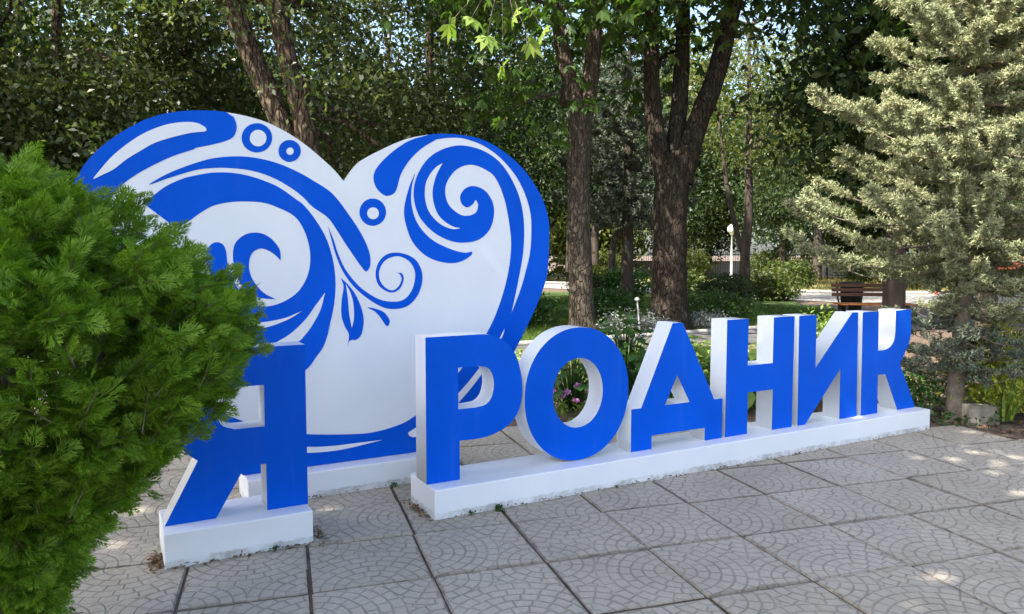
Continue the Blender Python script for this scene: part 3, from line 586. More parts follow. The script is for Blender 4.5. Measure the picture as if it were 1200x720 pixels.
# small dark leaning tree on the lawn
tree('small_tree', 'small dark tree with a thin trunk on the lawn between the chestnuts', (10.6, 20.8, 0),
     [([(0, 0, -.1), (.0, 0, 1.0), (.12, 0, 2.2), (.7, 0, 2.8), (1.9, .1, 3.1)], [.17, .14, .12, .09, .03])],
     [((.9, 0, 3.4), (1.6, 1.4, .8))], .15, M['needleblue'], M['barkdark'], G1, clumps=60, per=50, cr=.3, limbs=8)
# sunlit yellow-green trees far off
FT = 'sunlit trees in the far distance'
f0 = tree('sunlit_tree', 'sunlit yellow-green tree far behind the thick chestnut', (17.5, 40, 0), [([(0, 0, -.1), (0, 0, 3), (.2, 0, 9)], [.25, .2, .05])],
     [((0, 0, 6.4), (3.6, 3.4, 4.2)), ((0, -.5, 2.2), (3.4, 3.0, 2.1))], .42, M['yellowleaf'], M['bark'], FT, clumps=190, per=40, cr=.62, aspect=.5, limbs=6, up=.2)
far = [((11, 44, 0), 1.1, 'left of the small lawn tree'), ((23.5, 37.5, 0), 1.15, 'behind the white globe lamp'), ((30, 33, 0), 1.2, 'behind the fence left of the grey conifer'), ((36, 27, 0), 1.2, 'behind the playground'),
       ((4, 47, 0), 1.2, 'beyond the slender chestnut'), ((-4, 44, 0), 1.3, 'beyond the heart notch'), ((-12, 40, 0), 1.3, 'beyond the left lobe'), ((40, 20, 0), 1.3, 'at far right behind the playground'), ((27, 44, 0), 1.5, 'tallest beyond the fence'), ((-20, 33, 0), 1.3, 'farthest to the left'),
       ((17, 52, 0), 1.5, 'farthest beyond the road'), ((38, 38, 0), 1.6, 'tall behind the playground trees'), ((45, 30, 0), 1.6, 'tall at the far right'), ((33, 40, 0), 1.3, 'just behind the pale wall'), ((21, 46, 0), 1.3, 'left of the pale wall'), ((9, 36, 0), 1.0, 'at the bend of the road'), ((0, 38, 0), 1.1, 'in the gap beside the heart')]
f1 = tree('distant_tree', 'green distant tree behind the white globe lamp', (24.5, 39.0, 0), [([(0, 0, -.1), (0, 0, 3), (.2, 0, 10)], [.25, .2, .05])],
     [((0, 0, 7.6), (3.6, 3.4, 4.4)), ((0, -.5, 4.2), (3.2, 2.8, 1.5))], .36, M['midleaf'], M['bark'], FT, clumps=170, per=50, cr=.6, aspect=.5, limbs=6, up=.2)
green = {2, 4, 6, 8, 10, 13}
for k, (p, s, l) in enumerate(far):
    if k == 1: continue
    copy_tree(f1 if k in green else f0, p, k * 2.1, s, ('green distant tree ' if k in green else 'sunlit yellow-green tree ') + l)
# trees to the left of and behind the viewer: they shade the square
s0 = tree('shade_tree', 'broad chestnut left of the viewer shading the paved square', (-8.0, -4.6, 0),
     [([(0, 0, -.1), (.1, 0, 2), (.3, 0, 4), (.8, .3, 6.5), (1.6, .6, 9)], [.4, .3, .27, .2, .08]), ([(.3, 0, 3.8), (1.5, .6, 5.8), (3.2, 1.2, 7.6)], [.18, .13, .05])],
     [((2.2, 1.5, 8.8), (5.1, 4.4, 1.8))], .26, M['chestnut'], M['bark'], None, clumps=380, per=26, cr=.5, palm=5, aspect=.42, limbs=16, up=.6, droop=.3, shell=.05)

# ================================================================ CONIFERS
def needle_twigs(tips, dirs, L, per, nl, nw, spread=.9):
    """bottle-brush twigs"""
    n = len(tips); t = NR.random((n, per, 1)); L = np.asarray(L).reshape(-1, 1, 1)
    base = tips[:, None, :] + dirs[:, None, :] * t * L
    rd = NR.normal(size=(n, per, 3)); rd -= (rd * dirs[:, None, :]).sum(2, keepdims=True) * dirs[:, None, :]
    rd /= np.linalg.norm(rd, axis=2, keepdims=True)
    ax = dirs[:, None, :] * .75 + rd * spread
    p = base.reshape(-1, 3); a = unit(ax.reshape(-1, 3)); q = unit(np.cross(a, NR.normal(size=p.shape)))
    k = len(p); ll = (nl * NR.uniform(.7, 1.25, k))[:, None]
    V = np.stack([p - q * nw / 2, p + q * nw / 2, p + a * ll], 1).reshape(-1, 3)
    return V, np.arange(len(V)).reshape(-1, 3)
def conifer(name, label, base, H, prof, mat_top, nbranch, per_b, tw, nl, nw, per, lean=(0, 0), zlow=.5, lowmat=None, lowz=0, group=None, r0=.11, bark=None, keep=None):
    root = empty(name, base); acc = Acc()
    tp = [(lean[0] * z / H, lean[1] * z / H, z - .1) for z in np.linspace(0, H, 9)]
    acc.tube(tp, list(np.linspace(r0, .015, 9)), 10, rng=rng, rough=.06)
    T = [[], []]; D = [[], []]; LL = [[], []]
    for b in range(nbranch):
        z = zlow + (H - zlow) * (b / nbranch) ** 1.15 + rng.uniform(-.06, .06); a = b * 2.399 + rng.uniform(-.4, .4)
        r = float(np.interp(z, prof[0], prof[1])) * rng.uniform(.5, 1.14)
        if r < .08: continue
        if keep is not None and z < 1.45 and math.cos(a - keep) > .3: r = min(r, .45)
        o = Vector((lean[0] * z / H, lean[1] * z / H, z)); d = Vector((math.cos(a), math.sin(a), 0)); tilt = rng.uniform(-.05, .28) if z > 1.2 else rng.uniform(-.12, .15)
        P = [o + d * r * s + Vector((0, 0, r * (tilt * s - .16 * math.sin(math.pi * s)))) for s in np.linspace(0, 1, 6)]
        acc.tube(P, list(np.linspace(.007 + .006 * r, .003, 6)), 5)
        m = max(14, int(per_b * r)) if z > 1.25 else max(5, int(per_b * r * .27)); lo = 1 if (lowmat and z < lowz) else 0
        pads = [rng.uniform(.08, .25), rng.uniform(.25, .55), rng.uniform(.5, .8), rng.uniform(.75, .9), .97]
        for k in range(m):
            s = (rng.choice(pads) + rng.gauss(0, .055)) if z > 1.25 else rng.uniform(.15, 1); s = min(max(s, .06), 1); i = min(4, int(s * 5)); p = P[i].lerp(P[i + 1], s * 5 - i)
            side = Vector((-d.y, d.x, 0)) * rng.choice((-1, 1)); v = (d * rng.uniform(.3, .9) + side * rng.uniform(.2, 1) + Vector((0, 0, rng.uniform(-.1, .9)))).normalized()
            sub = rng.uniform(.05, .16) * (1.25 - s * .5) * tw * 3.4; q = p + v * sub
            if rng.random() < .35: acc.tube([p, q], [.004, .002], 3)
            for jj in range(rng.randint(4, 7)):
                w_ = (v + Vector((rng.uniform(-.8, .8), rng.uniform(-.8, .8), rng.uniform(-.3, .9)))).normalized()
                T[lo].append(p.lerp(q, rng.uniform(.1, 1))); D[lo].append(w_); LL[lo].append(tw * rng.uniform(.6, 1.2))
    link('trunk', acc.mesh('trunk', True), bark or M['twig'], root)
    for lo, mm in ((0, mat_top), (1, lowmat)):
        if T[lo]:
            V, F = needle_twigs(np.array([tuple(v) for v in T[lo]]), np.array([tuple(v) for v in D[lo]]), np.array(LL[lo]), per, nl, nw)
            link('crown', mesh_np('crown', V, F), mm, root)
    tag(root, label, 'tree', group)
    return root
conifer('grey_conifer', 'tall grey-green conifer with pale needles at the right beside the last letter', (5.12, .92, 0), 5.6,
        ((.4, .9, 1.5, 2.4, 3.2, 3.8, 4.4, 5.0, 5.6), (.75, 1.25, 1.5, 1.62, 1.4, 1.1, .78, .45, .12)), M['needle'], 250, 78, .085, .036, .0135, 9, keep=math.pi, r0=.085, zlow=.42, lean=(.22, -.05), lowmat=M['needleblue'], lowz=1.05)  # low crown darker and bluish, its shade put into the needle colour
conifer('grey_conifer', 'blue-grey conifer in shade between the two chestnut trunks', (8.2, 14.6, 0), 9.5,
        ((.8, 3, 5, 7, 9.5), (.4, 2.0, 1.9, 1.2, .1)), M['needleblue'], 95, 24, .17, .08, .03, 8, zlow=2.4, r0=.2, bark=M['barkdark'])

# ---- thuja in the left foreground
def spray_template(r, n=6):
    """flat scaly frond in the x (along) - y plane, unit length, all triangles"""
    V = []; F = []
    def blade(p, a, L, W):
        d = np.array([math.cos(a), math.sin(a), 0]); s = np.array([-d[1], d[0], 0]); p = np.array(p); k = len(V); bz = np.array([0, 0, r.uniform(-.08, .08) * L])
        if W > .05: V.extend([p, p + d * L * .6 - s * W / 2 + bz * .5, p + d * L + bz, p + d * L * .6 + s * W / 2 + bz * .5]); F.extend([(k, k + 1, k + 2), (k, k + 2, k + 3)])
        else: V.extend([p - s * W / 2, p + d * L + bz, p + s * W / 2]); F.append((k, k + 1, k + 2))
    blade((0, 0, 0), 0, 1.0, .051)
    for i in range(n):
        t = .12 + .8 * i / n
        for sgn in (-1, 1):
            a = r.uniform(.5, .78) * sgn; L = ((1 - t) * r.uniform(.5, .75) + .13); d = (math.cos(a), math.sin(a))
            p0 = (t + r.uniform(-.04, .04), 0, r.uniform(-.02, .02)); blade(p0, a, L, .052)
            m = int(L * 4.2)
            for j in range(m):
                tt = .28 + .6 * j / m
                for s2 in (-1, 1):
                    blade((p0[0] + d[0] * L * tt, p0[1] + d[1] * L * tt, p0[2]), a + s2 * r.uniform(.45, .7), L * (1 - tt) * .5 + .1, .048)
    V = np.array(V); F = np.array(F)
    V[:, 2] -= .22 * V[:, 0] ** 2
    return V, F
def make_thuja():
    root = empty('thuja_bush', (-2.29, -1.53, -.02)); tag(root, 'big rounded bright green thuja bush in the left foreground', 'bush')
    zz = [.14, .30, .45, .59, .75, .93, 1.16, 1.40, 1.60, 1.76, 1.88, 1.96, 2.0]; rr = [.06, .12, .19, .29, .43, .60, .78, .85, .70, .50, .31, .13, .03]
    temps = [spray_template(random.Random(50 + k)) for k in range(8)]
    st = Acc(); seed = np.random.default_rng(5); Vs = []; Fs = []; off = 0
    for k in range(9):
        a = k * 2.4; r1 = seed.uniform(.1, .4); z1 = seed.uniform(1.0, 1.6)
        limb(st, (.04 * math.cos(a), .04 * math.sin(a), 0), (r1 * math.cos(a), r1 * math.sin(a), z1), .032, .008, 8, 0, .03, 6)
    def put(p, d, L):
        nonlocal off
        ref = np.array([0, 0, 1.0]) + seed.normal(size=3) * .55
        s2 = np.cross(ref, d); s2 /= np.linalg.norm(s2); nr = np.cross(d, s2)
        if seed.random() < .45: s2, nr = nr, -s2
        V, F = temps[seed.integers(8)]
        Vs.append((p + (V[:, :1] * d + V[:, 1:2] * s2 + V[:, 2:3] * nr) * L).astype(np.float32)); Fs.append(F + off); off += len(V)
    nb = 0
    while nb < 1750:                                     # boughs, each carrying a fan of sprays
        z = seed.uniform(.14, 1.99); R_ = np.interp(z, zz, rr)
        if seed.random() > (R_ + .1) / .9: continue
        nb += 1; a = seed.uniform(0, 2 * math.pi); out = np.array([math.cos(a), math.sin(a), 0.0])
        inner = nb % 4 == 0
        up = seed.uniform(.15, .95) + (.9 if z > 1.6 else 0) - (.55 if z < .75 else 0)
        d = out + np.array([0, 0, up]) + seed.normal(size=3) * .25; d /= np.linalg.norm(d)
        BL = seed.uniform(.13, .28); tip = R_ * (seed.uniform(.5, .8) if inner else seed.uniform(.88, 1.1))
        P1 = np.array([tip * math.cos(a), tip * math.sin(a), z + seed.normal() * .03]); P0_ = P1 - d * BL
        st.tube([tuple(P0_), tuple(P1)], [.003, .0015], 3)
        side = np.cross(d, np.array([0, 0, 1.0])); side /= np.linalg.norm(side)
        for q in range(8):
            t = (q + seed.random() * .6) / 8; sg = -1 if q % 2 else 1
            dd_ = d * seed.uniform(.7, 1) + side * sg * seed.uniform(.25, .85) * (1 - .5 * t) + seed.normal(size=3) * .22; dd_ /= np.linalg.norm(dd_)
            put(P0_ + (P1 - P0_) * t, dd_, seed.uniform(.06, .125) * (1.1 - .25 * t))
    link('stems', st.mesh('stems', True), M['twig'], root)
    link('foliage', mesh_np('foliage', np.concatenate(Vs), np.concatenate(Fs)), M['thuja'], root)
make_thuja()

# ================================================================ SHRUBS AND BED
def shrub(name, label, base, radii, n, leaf, mat, aspect=.5, group=None, stems=6, cr=.12, cat='shrub', up=.5, palm=0, shell=.45):
    root = empty(name, base); acc = Acc()
    per = 14; p, c = clump_points((0, 0, radii[2] * 1.0), radii, max(6, n // per), per, cr, shell); p = p[p[:, 2] > .01]
    for i in range(stems):
        limb(acc, (rng.uniform(-.05, .05), rng.uniform(-.05, .05), 0), tuple(c[rng.randrange(len(c))]), .012, .004, 4, 0, .05, 5)
    link('stems', acc.mesh('stems', True), M['twig'], root)
    link('foliage', leaves_mesh('foliage', p, leaf, aspect, up, .1, palm), mat, root)
    tag(root, label, cat, group); return root
shrub('round_shrub', 'clipped round dark shrub beside the slim dark trunk', (11.7, 14.9, 0), (.86, .86, .5), 9000, .07, M['darkleaf'], cr=.08)
shrub('spreading_shrub', 'leafy dark shrub on the lawn right of the heart board', (3.6, 11.2, 0), (1.1, .9, .42), 4200, .1, M['hydrangea'])
shrub('round_shrub', 'low dark shrub behind the slender chestnut trunk', (8.6, 18.6, 0), (.6, .6, .5), 2600, .1, M['darkleaf'])
shrub('spreading_shrub', 'low leafy shrub at the foot of the thick chestnut on its right', (8.9, 11.6, 0), (1.3, .9, .3), 4200, .09, M['chestnut'])
shrub('spreading_shrub', 'sunlit shrub behind the small lawn tree', (13.6, 29.2, 0), (1.2, 1.2, .8), 2500, .2, M['yellowleaf'])
shrub('spreading_shrub', 'leafy shrub on the lawn between the chestnut trunks', (6.6, 12.4, 0), (.8, .7, .35), 2600, .09, M['hydrangea'])
for (x, y, l) in ((5.35, 9.0, 'silver-leaved low shrub beside the garden light'), (7.3, 8.95, 'silver-leaved low shrub right of the thick chestnut trunk'), (5.85, 8.75, 'silver-leaved low shrub left of the thick chestnut trunk')):
    shrub('silver_shrub', l, (x, y, 0), (.42, .32, .17), 1500, .07, M['silver'], .35, 'silver shrubs along the path')
shrub('yellow_shrub', 'yellow-green rounded shrub behind the grey conifer trunk', (5.56, .80, 0), (.30, .27, .44), 3600, .055, M['lime'], .4)
shrub('leafy_shrub', 'green leafy shrub at the right edge of the planting bed', (6.55, .85, 0), (.5, .45, .32), 2400, .08, M['hydrangea'], .45)
shrub('leafy_shrub', 'bright shrub behind the last letter and the conifer', (5.0, 2.6, 0), (.6, .5, .42), 2400, .07, M['hosta'], .4)
shrub('leafy_shrub', 'low ground shrub right behind the end of the long plinth', (4.9, 1.35, 0), (.4, .3, .14), 1300, .06, M['hydrangea'], .45)
for k, (x, y, rx, rz, mt, l) in enumerate([(9.9, 18.3, .9, .55, 'hydrangea', 'leafy shrub at the far edge of the lawn between the chestnuts'), (12.9, 19.9, 1.0, .5, 'midleaf', 'green shrub at the bend of the road'), (14.9, 16.9, .8, .4, 'midleaf', 'low green shrub right of the slim dark trunk'),
        (21.5, 24.5, 1.3, .7, 'midleaf', 'green shrub across the road below the globe lamp'), (26.0, 22.3, 1.4, .75, 'yellowleaf', 'sunlit shrub across the road left of the bench'), (24.5, 30.0, 1.5, .9, 'midleaf', 'green shrub in front of the iron fence'), (29.5, 28.5, 1.6, .8, 'midleaf', 'wide green shrub in front of the fence farther right'), (19.8, 31.0, 1.4, .9, 'yellowleaf', 'sunlit shrub right of the thick chestnut trunk across the road'), (16.6, 36.0, 1.7, 1.0, 'midleaf', 'green shrub far up the road')]):
    shrub('spreading_shrub', l, (x, y, 0), (rx, rx * .85, rz), 2400, .09 + .003 * y, M[mt], cr=.16)
def big_leaf_plant(name, label, base, n, leaf, mat, spread, h, group=None, aspect=.62, flower=None):
    """rosette of large stalked leaves"""
    root = empty(name, base); acc = Acc(); P = []; A = []; N = []; L = []
    for i in range(n):
        a = i * 2.399 + rng.uniform(-.3, .3); r = spread * math.sqrt((i + .5) / n); z = h * (1 - .55 * (r / spread) ** 2) * rng.uniform(.6, 1.1)
        tip = Vector((math.cos(a) * r, math.sin(a) * r, z)); acc.tube([(math.cos(a) * .02, math.sin(a) * .02, 0), tuple(tip * .55 + Vector((0, 0, z * .25))), tuple(tip)], [.006, .005, .003], 4)
        P.append(tuple(tip)); A.append((math.cos(a), math.sin(a), rng.uniform(-.5, .25))); N.append((-math.cos(a) * .4, -math.sin(a) * .4, 1)); L.append(leaf * rng.uniform(.75, 1.2))
    P, A, N, L = map(np.array, (P, A, N, L)); ax = unit(A); sd_ = unit(np.cross(ax, N)); nn = np.cross(sd_, ax); L = L[:, None]
    row = [(0, .0), (.18, .36), (.45, .5), (.75, .33), (1, 0)]; acc2 = Acc()
    VL = []; FL = []
    for t, wd in row:
        dz = -.22 * t * t
        VL.append(np.stack([P + ax * L * t - sd_ * L * aspect * wd + nn * L * (dz + .1 * wd), P + ax * L * t + nn * L * dz, P + ax * L * t + sd_ * L * aspect * wd + nn * L * (dz + .1 * wd)], 1))
    V = np.stack(VL, 1); m = len(P); V = V.reshape(m, 15, 3)
    f = [(3 * i + k, 3 * i + k + 1, 3 * i + 4 + k, 3 * i + 3 + k) for i in range(4) for k in range(2)]
    F = (np.array(f)[None] + np.arange(m)[:, None, None] * 15).reshape(-1, 4)
    link('stems', acc.mesh('stems', True), M['hydrangea'], root)
    link('foliage', mesh_np('foliage', V.reshape(-1, 3), F, True), mat, root)
    if flower:
        for c in flower:
            d = unit(NR.normal(size=(46, 3))); d[:, 2] = abs(d[:, 2]); pos = np.array(c) + d * .028
            link('flower', leaves_mesh('flower', pos, .028, .8, .6, 0), M['petal'], root)
    tag(root, label, 'plant', group); return root
hyd = 'hydrangeas behind the letters'
big_leaf_plant('hydrangea', 'leafy plant with mauve flower heads seen through the letter О', (1.55, 2.3, -.01), 90, .13, M['hydrangea'], .40, .72, hyd, .7, [(-.33, -.32, .27), (-.25, -.36, .22), (-.18, -.33, .25), (-.05, -.3, .3), (.08, -.33, .26), (-.4, -.3, .16), (.2, -.3, .33), (-.1, -.36, .17)])
big_leaf_plant('hydrangea', 'tall leafy plant showing above the right shoulder of the letter О', (2.55, 3.1, -.01), 110, .15, M['hydrangea'], .45, .95, hyd, .7)
big_leaf_plant('hydrangea', 'leafy plant behind the gap between the letters О and Д', (2.35, 2.35, -.01), 80, .14, M['hydrangea'], .4, .6, hyd, .7)
big_leaf_plant('hydrangea', 'leafy plant seen through the triangle of the letter Д', (2.9, 2.2, -.01), 70, .15, M['hydrangea'], .4, .5, hyd, .7)
hst = 'pale broad-leaved plants behind the letters'
for (x, y, s, l) in ((3.55, 2.25, 1.0, 'pale broad-leaved plant between the letters Д and Н'), (3.95, 2.15, .9, 'pale broad-leaved plant behind the crossbar of the letter Н'), (3.35, 3.1, 1.05, 'pale broad-leaved plant in the second row behind the letter Д'), (4.4, 2.9, .9, 'pale broad-leaved plant behind the letter И'), (2.75, 4.1, .8, 'pale broad-leaved plant nearest the path')):
    big_leaf_plant('hosta', l, (x, y, -.01), 42, .24 * s, M['hosta'], .42 * s, .62 * s, hst, .72)
def strap_plant(label, base, n, h, mat):
    root = empty('iris_plant', base); acc = Acc()
    for i in range(n):
        a = rng.uniform(0, 6.28); r = rng.uniform(0, .07); ln = rng.uniform(.05, .3); hh = h * rng.uniform(.6, 1.1); b = Vector((math.cos(a) * r, math.sin(a) * r, 0)); s = Vector((-math.sin(a + .6), math.cos(a + .6), 0)) * .014
        V = []
        for t in (0, .35, .7, 1):
            c = b + Vector((math.cos(a) * ln * t * t, math.sin(a) * ln * t * t, hh * t * (1 - .12 * t))); k = (1, 1.2, .8, .05)[(0, .35, .7, 1).index(t)]
            V += [tuple(c - s * k), tuple(c + s * k)]
        acc.add(V, [(0, 1, 3, 2), (2, 3, 5, 4), (4, 5, 7, 6)])
    link('foliage', acc.mesh('foliage'), mat, root); tag(root, label, 'plant', 'strap-leaved plants by the conifer')
strap_plant('clump of upright strap leaves just right of the conifer trunk', (5.42, .62, -.01), 34, .5, M['hosta'])
strap_plant('clump of arching strap leaves near the right edge of the bed', (6.0, .62, -.01), 30, .42, M['hydrangea'])

# ---- grass, ground cover and litter
def blades(name, label, cat, poly_pts, h, mat, wd=.012):
    n = len(poly_pts); p = np.zeros((n, 3)); p[:, :2] = poly_pts; p[:, 2] = -.012
    ax = rand_dirs(n); ax[:, 2] = abs(ax[:, 2]) + .9; nr = rand_dirs(n); nr[:, 2] *= .2
    V, F = leaf_quads(p, ax, nr, h * NR.uniform(.5, 1.3, n), np.full(n, wd), 0)
    o = link(name, mesh_np(name, V, F), mat); tag(o, label, cat, None, 'stuff'); return o
def scatter_uv(n, u0, u1, v0, v1, org=P0):
    u = NR.uniform(u0, u1, n); v = v0 + (v1 - v0) * NR.random(n) ** 1.6
    return np.stack([org[0] + U.x * u + VV.x * v, org[1] + U.y * u + VV.y * v], 1)
q = scatter_uv(52000, -8, 9, .1, 12)
blades('grass', 'short green lawn grass under the trees beyond the path', 'grass', q, .09, M['grass'], .016)
n = 16000; ft = np.stack([NR.uniform(20, 45, n), NR.uniform(12, 45, n)], 1); ft = ft[(ft[:, 1] > 20.5 + (23 - ft[:, 0]) * .31) & (ft[:, 1] > 41.5 - ft[:, 0])]
blades('yellow_grass', 'sunlit yellowish grass beyond the road', 'grass', ft, .16, M['yellowgrass'], .04)
def litter(name, label, pts, size, mat=None, z=-.004):
    n = len(pts); p = np.zeros((n, 3)); p[:, :2] = pts; p[:, 2] = z + NR.uniform(0, .012, n)
    ax = rand_dirs(n); ax[:, 2] *= .25; nr = rand_dirs(n, 1.6); L = size * NR.uniform(.5, 1.4, n)
    V, F = leaf_quads(p, ax, nr, L, L * .5); o = link(name, mesh_np(name, V, F), mat or M['litter']); tag(o, label, 'leaves', None, 'stuff')
bedp = np.concatenate([np.stack([NR.uniform(4.9, 9, 2600), NR.uniform(.05, 5, 2600)], 1), np.stack([NR.uniform(2.5, 6, 1500), NR.uniform(1.9, 6.5, 1500)], 1)])
bedp = bedp[~((bedp[:, 0] < 4.85) & (bedp[:, 1] < .65))]
litter('leaf_litter', 'brown dead leaves lying in the planting bed by the conifer', bedp, .055, z=-.052)
bl = np.stack([NR.normal(-2.5, .55, 900), NR.normal(-1.25, .5, 900)], 1)
litter('thuja_litter', 'brown litter on the soil below the thuja', bl, .03, z=-.03)
def edge_pts(u0, u1, v, n, sp): 
    u = NR.uniform(u0, u1, n); k = v + NR.normal(0, sp, n); return np.stack([SO[0] + U.x * u + VV.x * k, SO[1] + U.y * u + VV.y * k], 1)
el = np.concatenate([edge_pts(0, 4.9, -.012, 260, .012), edge_pts(-1.5, -.73, -.01, 90, .012), edge_pts(-1.56, -1.5, .12, 160, .07), edge_pts(-.72, -.66, .1, 90, .09), edge_pts(-.9, .4, .765, 60, .01), edge_pts(-.06, 0, .2, 120, .12)])
litter('edge_litter', 'bits of dead leaf and soil gathered along the plinth edges', el, .022, z=.0)
gc = np.stack([NR.uniform(1.2, 6, 9000), NR.uniform(1.9, 6.4, 9000)], 1)
gp = np.zeros((len(gc), 3)); gp[:, :2] = gc; gp[:, 2] = NR.uniform(-.04, .12, len(gc))
tag(link('ground_cover', leaves_mesh('ground_cover', gp, .07, .5, .6, .1), M['hosta']), 'low green ground cover filling the bed behind the letters', 'plants', None, 'stuff')
gc = np.stack([NR.uniform(4.7, 7.5, 3200), NR.uniform(.5, 4.5, 3200)], 1); gc = gc[(np.sin(gc[:, 0] * 3.1) + np.sin(gc[:, 1] * 4.3 + gc[:, 0])) > .2]
gp = np.zeros((len(gc), 3)); gp[:, :2] = gc; gp[:, 2] = NR.uniform(-.05, .06, len(gc))
tag(link('ivy', leaves_mesh('ivy', gp, .06, .6, .6, .1), M['hydrangea']), 'patches of green creeper on the soil around the conifer', 'plants', None, 'stuff')
for (u, v, s, l) in ((.42, -.035, 1.0, 'small green weed at the foot of the plinth below the letter Р'), (.24, -.02, .6, 'tiny weed at the left end of the long plinth'), (.0, .74, .7, 'small weed at the foot of the heart plinth'), (1.35, -.02, .45, 'tiny weed below the letter О'), (-.95, -.02, .6, 'dry tuft below the letter Я')):
    x, y = SO[0] + U.x * u + VV.x * v, SO[1] + U.y * u + VV.y * v; p = NR.normal(size=(26, 3)) * np.array([.018, .014, .012]) * s; p[:, 2] = abs(p[:, 2]) + .004
    o = link('weed', leaves_mesh('weed', p, .03 * s, .6, .7, 0), M['hydrangea'], None, (x, y, 0)); tag(o, l, 'weed', 'weeds along the plinths')

# ================================================================ SMALL THINGS
# concrete block at the conifer
M['oldconc'] = noisy_mat('old_concrete', (.16, .14, .11), (.3, .27, .22), 9, .95, .6, .01)
M['pole'] = noisy_mat('grey_pole_paint', (.3, .3, .3), (.42, .42, .41), 6, .5)
M['globe'] = noisy_mat('white_lamp_globe', (.75, .75, .72), (.85, .85, .82), 3, .3)
M['orange'] = noisy_mat('orange_varnished_wood', (.42, .13, .03), (.6, .22, .05), 5, .5, stretch=(1, 12, 12))
M['brown'] = noisy_mat('brown_wood', (.07, .03, .018), (.13, .06, .035), 5, .6, stretch=(1, 12, 12))
M['iron'] = noisy_mat('dark_iron', (.015, .015, .016), (.03, .03, .032), 8, .5)
M['playred'] = noisy_mat('orange_red_play_paint', (.5, .09, .03), (.6, .14, .05), 3, .5)
M['playblue'] = noisy_mat('blue_play_paint', (.02, .2, .45), (.03, .26, .55), 3, .5)
M['palewall'] = noisy_mat('pale_render', (.5, .5, .48), (.62, .62, .6), 1.5, .9)
bm = bmesh.new(); box_bm(bm, -.155, .155, -.1, .1, -.08, .13, .012)
for v in bm.verts: v.co += Vector((rng.uniform(-.006, .006), rng.uniform(-.006, .006), rng.uniform(-.005, .005)))
o = link('concrete_block', bm_mesh('concrete_block', bm), M['oldconc'], None, (5.28, .78, 0)); o.rotation_euler = (0, 0, -.25)
tag(o, 'low weathered concrete block at the foot of the grey conifer', 'block')
# garden light on a tilted stake
gl = empty('garden_light', (5.43, 8.34, -.03)); acc = Acc(); acc.tube([(0, 0, 0), (-.075, 0, .74)], [.017, .017], 8); link('pole', acc.mesh('pole', True), M['pole'], gl)
acc = Acc(); acc.tube([(-.075, 0, .72), (-.078, 0, .74), (-.08, 0, .76), (-.082, 0, .785), (-.083, 0, .80)], [.03, .055, .05, .03, .003], 12); link('cap', acc.mesh('cap', True), M['pole'], gl)
tag(gl, 'thin tilted garden light stake with a small cap by the path', 'lamp')
# globe street lamp
sl = empty('street_lamp', (23.9, 32.9, 0)); acc = Acc(); acc.tube([(0, 0, -.1), (0, 0, .4), (0, 0, .42), (0, 0, 2.7), (0, 0, 2.72), (0, 0, 2.82)], [.11, .11, .06, .05, .1, .1], 12); link('pole', acc.mesh('pole', True), M['globe'], sl)
bm = bmesh.new(); bmesh.ops.create_uvsphere(bm, u_segments=24, v_segments=14, radius=.27); bmesh.ops.translate(bm, verts=bm.verts, vec=(0, 0, 3.04)); link('globe', bm_mesh('globe', bm, True), M['globe'], sl)
tag(sl, 'white globe lamp on a slim pale post across the road', 'lamp')
# bench with orange slats
be = empty('park_bench', (12.05, 9.35, -.03), -.36)
for k in range(5): box('seat_slat', -.85, .85, -.24 + k * .1, -.16 + k * .1, .44, .475, M['orange'], be)
for k in range(3): box('back_slat', -.85, .85, .32 + k * .03, .35 + k * .03, .62 + k * .11, .70 + k * .11, M['brown'], be)
for x in (-.7, .7):
    bm = bmesh.new(); box_bm(bm, x - .03, x + .03, -.24, -.18, 0, .44); box_bm(bm, x - .03, x + .03, .2, .26, 0, .44); box_bm(bm, x - .028, x + .028, -.23, .25, .395, .437)
    link('leg', bm_mesh('leg', bm), M['iron'], be)
    acc = Acc(); acc.tube([(x, .25, .42), (x, .36, .6), (x, .45, .95)], [.025] * 3, 6); link('back_support', acc.mesh('back_support'), M['iron'], be)
tag(be, 'park bench with orange seat slats behind the letter К', 'bench')
bi = empty('litter_bin', (12.75, 10.85, -.03)); acc = Acc(); acc.tube([(0, 0, .1), (0, 0, .12), (0, 0, .85), (0, 0, .87), (0, 0, .9)], [.2, .24, .28, .3, .3], 16); link('drum', acc.mesh('drum', True), M['iron'], bi)
acc = Acc(); acc.tube([(0, 0, 0), (0, 0, .11)], [.12, .12], 10); link('foot', acc.mesh('foot'), M['iron'], bi)
tag(bi, 'dark round litter bin behind the orange bench', 'bin')
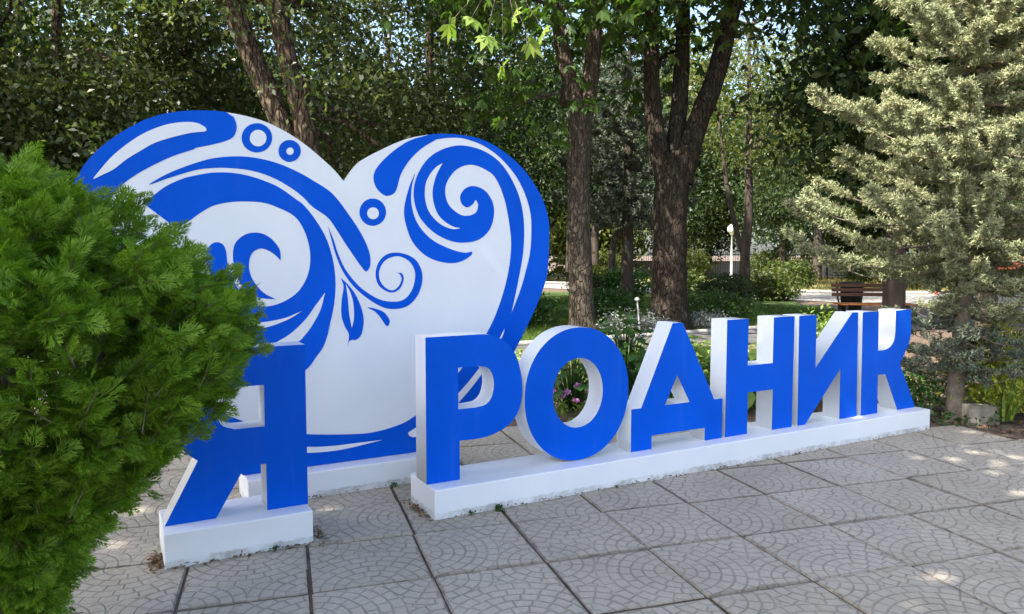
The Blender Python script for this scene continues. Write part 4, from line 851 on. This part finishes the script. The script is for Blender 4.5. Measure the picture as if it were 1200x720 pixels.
# far fence, pale wall and playground
fe = empty('park_fence', (0, 0, 0)); fa, fb = Vector((20, 43.5)), Vector((43, 24.5)); L = (fb - fa).length; dd = (fb - fa) / L
acc = Acc(); k = 0
while k * .16 < L:
    p = fa + dd * (k * .16); acc.tube([(p.x, p.y, 0), (p.x, p.y, 1.75)], [.014, .014], 4); k += 1
o = link('bars', acc.mesh('bars'), M['iron'], fe); o['kind'] = 'stuff'
for z in (.25, 1.55):
    acc = Acc(); acc.tube([(fa.x, fa.y, z), (fb.x, fb.y, z)], [.025, .025], 4); link('rail', acc.mesh('rail'), M['iron'], fe)
k = 0
while k * 2.5 < L:
    p = fa + dd * (k * 2.5); bm = bmesh.new(); box_bm(bm, p.x - .05, p.x + .05, p.y - .05, p.y + .05, -.05, 1.9); link('post', bm_mesh('post', bm), M['iron'], fe); k += 1
tag(fe, 'dark iron railing fence across the far side of the park', 'fence')
pw = empty('pale_wall', (29.5, 39.0, 0), -.69); box('wall', -9, 9, 0, .25, -.05, 1.0, M['palewall'], pw); box('coping', -9.05, 9.05, -.04, .29, 1.002, 1.08, M['kerb'], pw)
tag(pw, 'low pale wall beyond the iron fence', 'wall')
pg = empty('play_frame', (25.0, 17.5, 0), -.6)
for x, m_ in ((-1.6, 'playred'), (-.9, 'playblue'), (-.1, 'playred'), (.5, 'playred'), (1.5, 'playred'), (2.2, 'playblue')):
    acc = Acc(); acc.tube([(x, 0, -.05), (x, 0, 2.0)], [.07, .07], 8); link('post', acc.mesh('post', True), M[m_], pg)
box('panel', -1.55, -.95, -.03, .03, 1.0, 1.75, M['playred'], pg); box('panel', .55, 1.4, -.03, .03, 1.0, 1.5, M['playred'], pg); box('deck', -.95, .5, -.5, .5, .9, .98, M['brown'], pg)
acc = Acc(); acc.tube([(-1.6, 0, 1.95), (2.2, 0, 1.95)], [.05, .05], 8); link('top_rail', acc.mesh('top_rail', True), M['playred'], pg)
tag(pg, 'orange and blue climbing frame far behind the grey conifer', 'climbing frame')
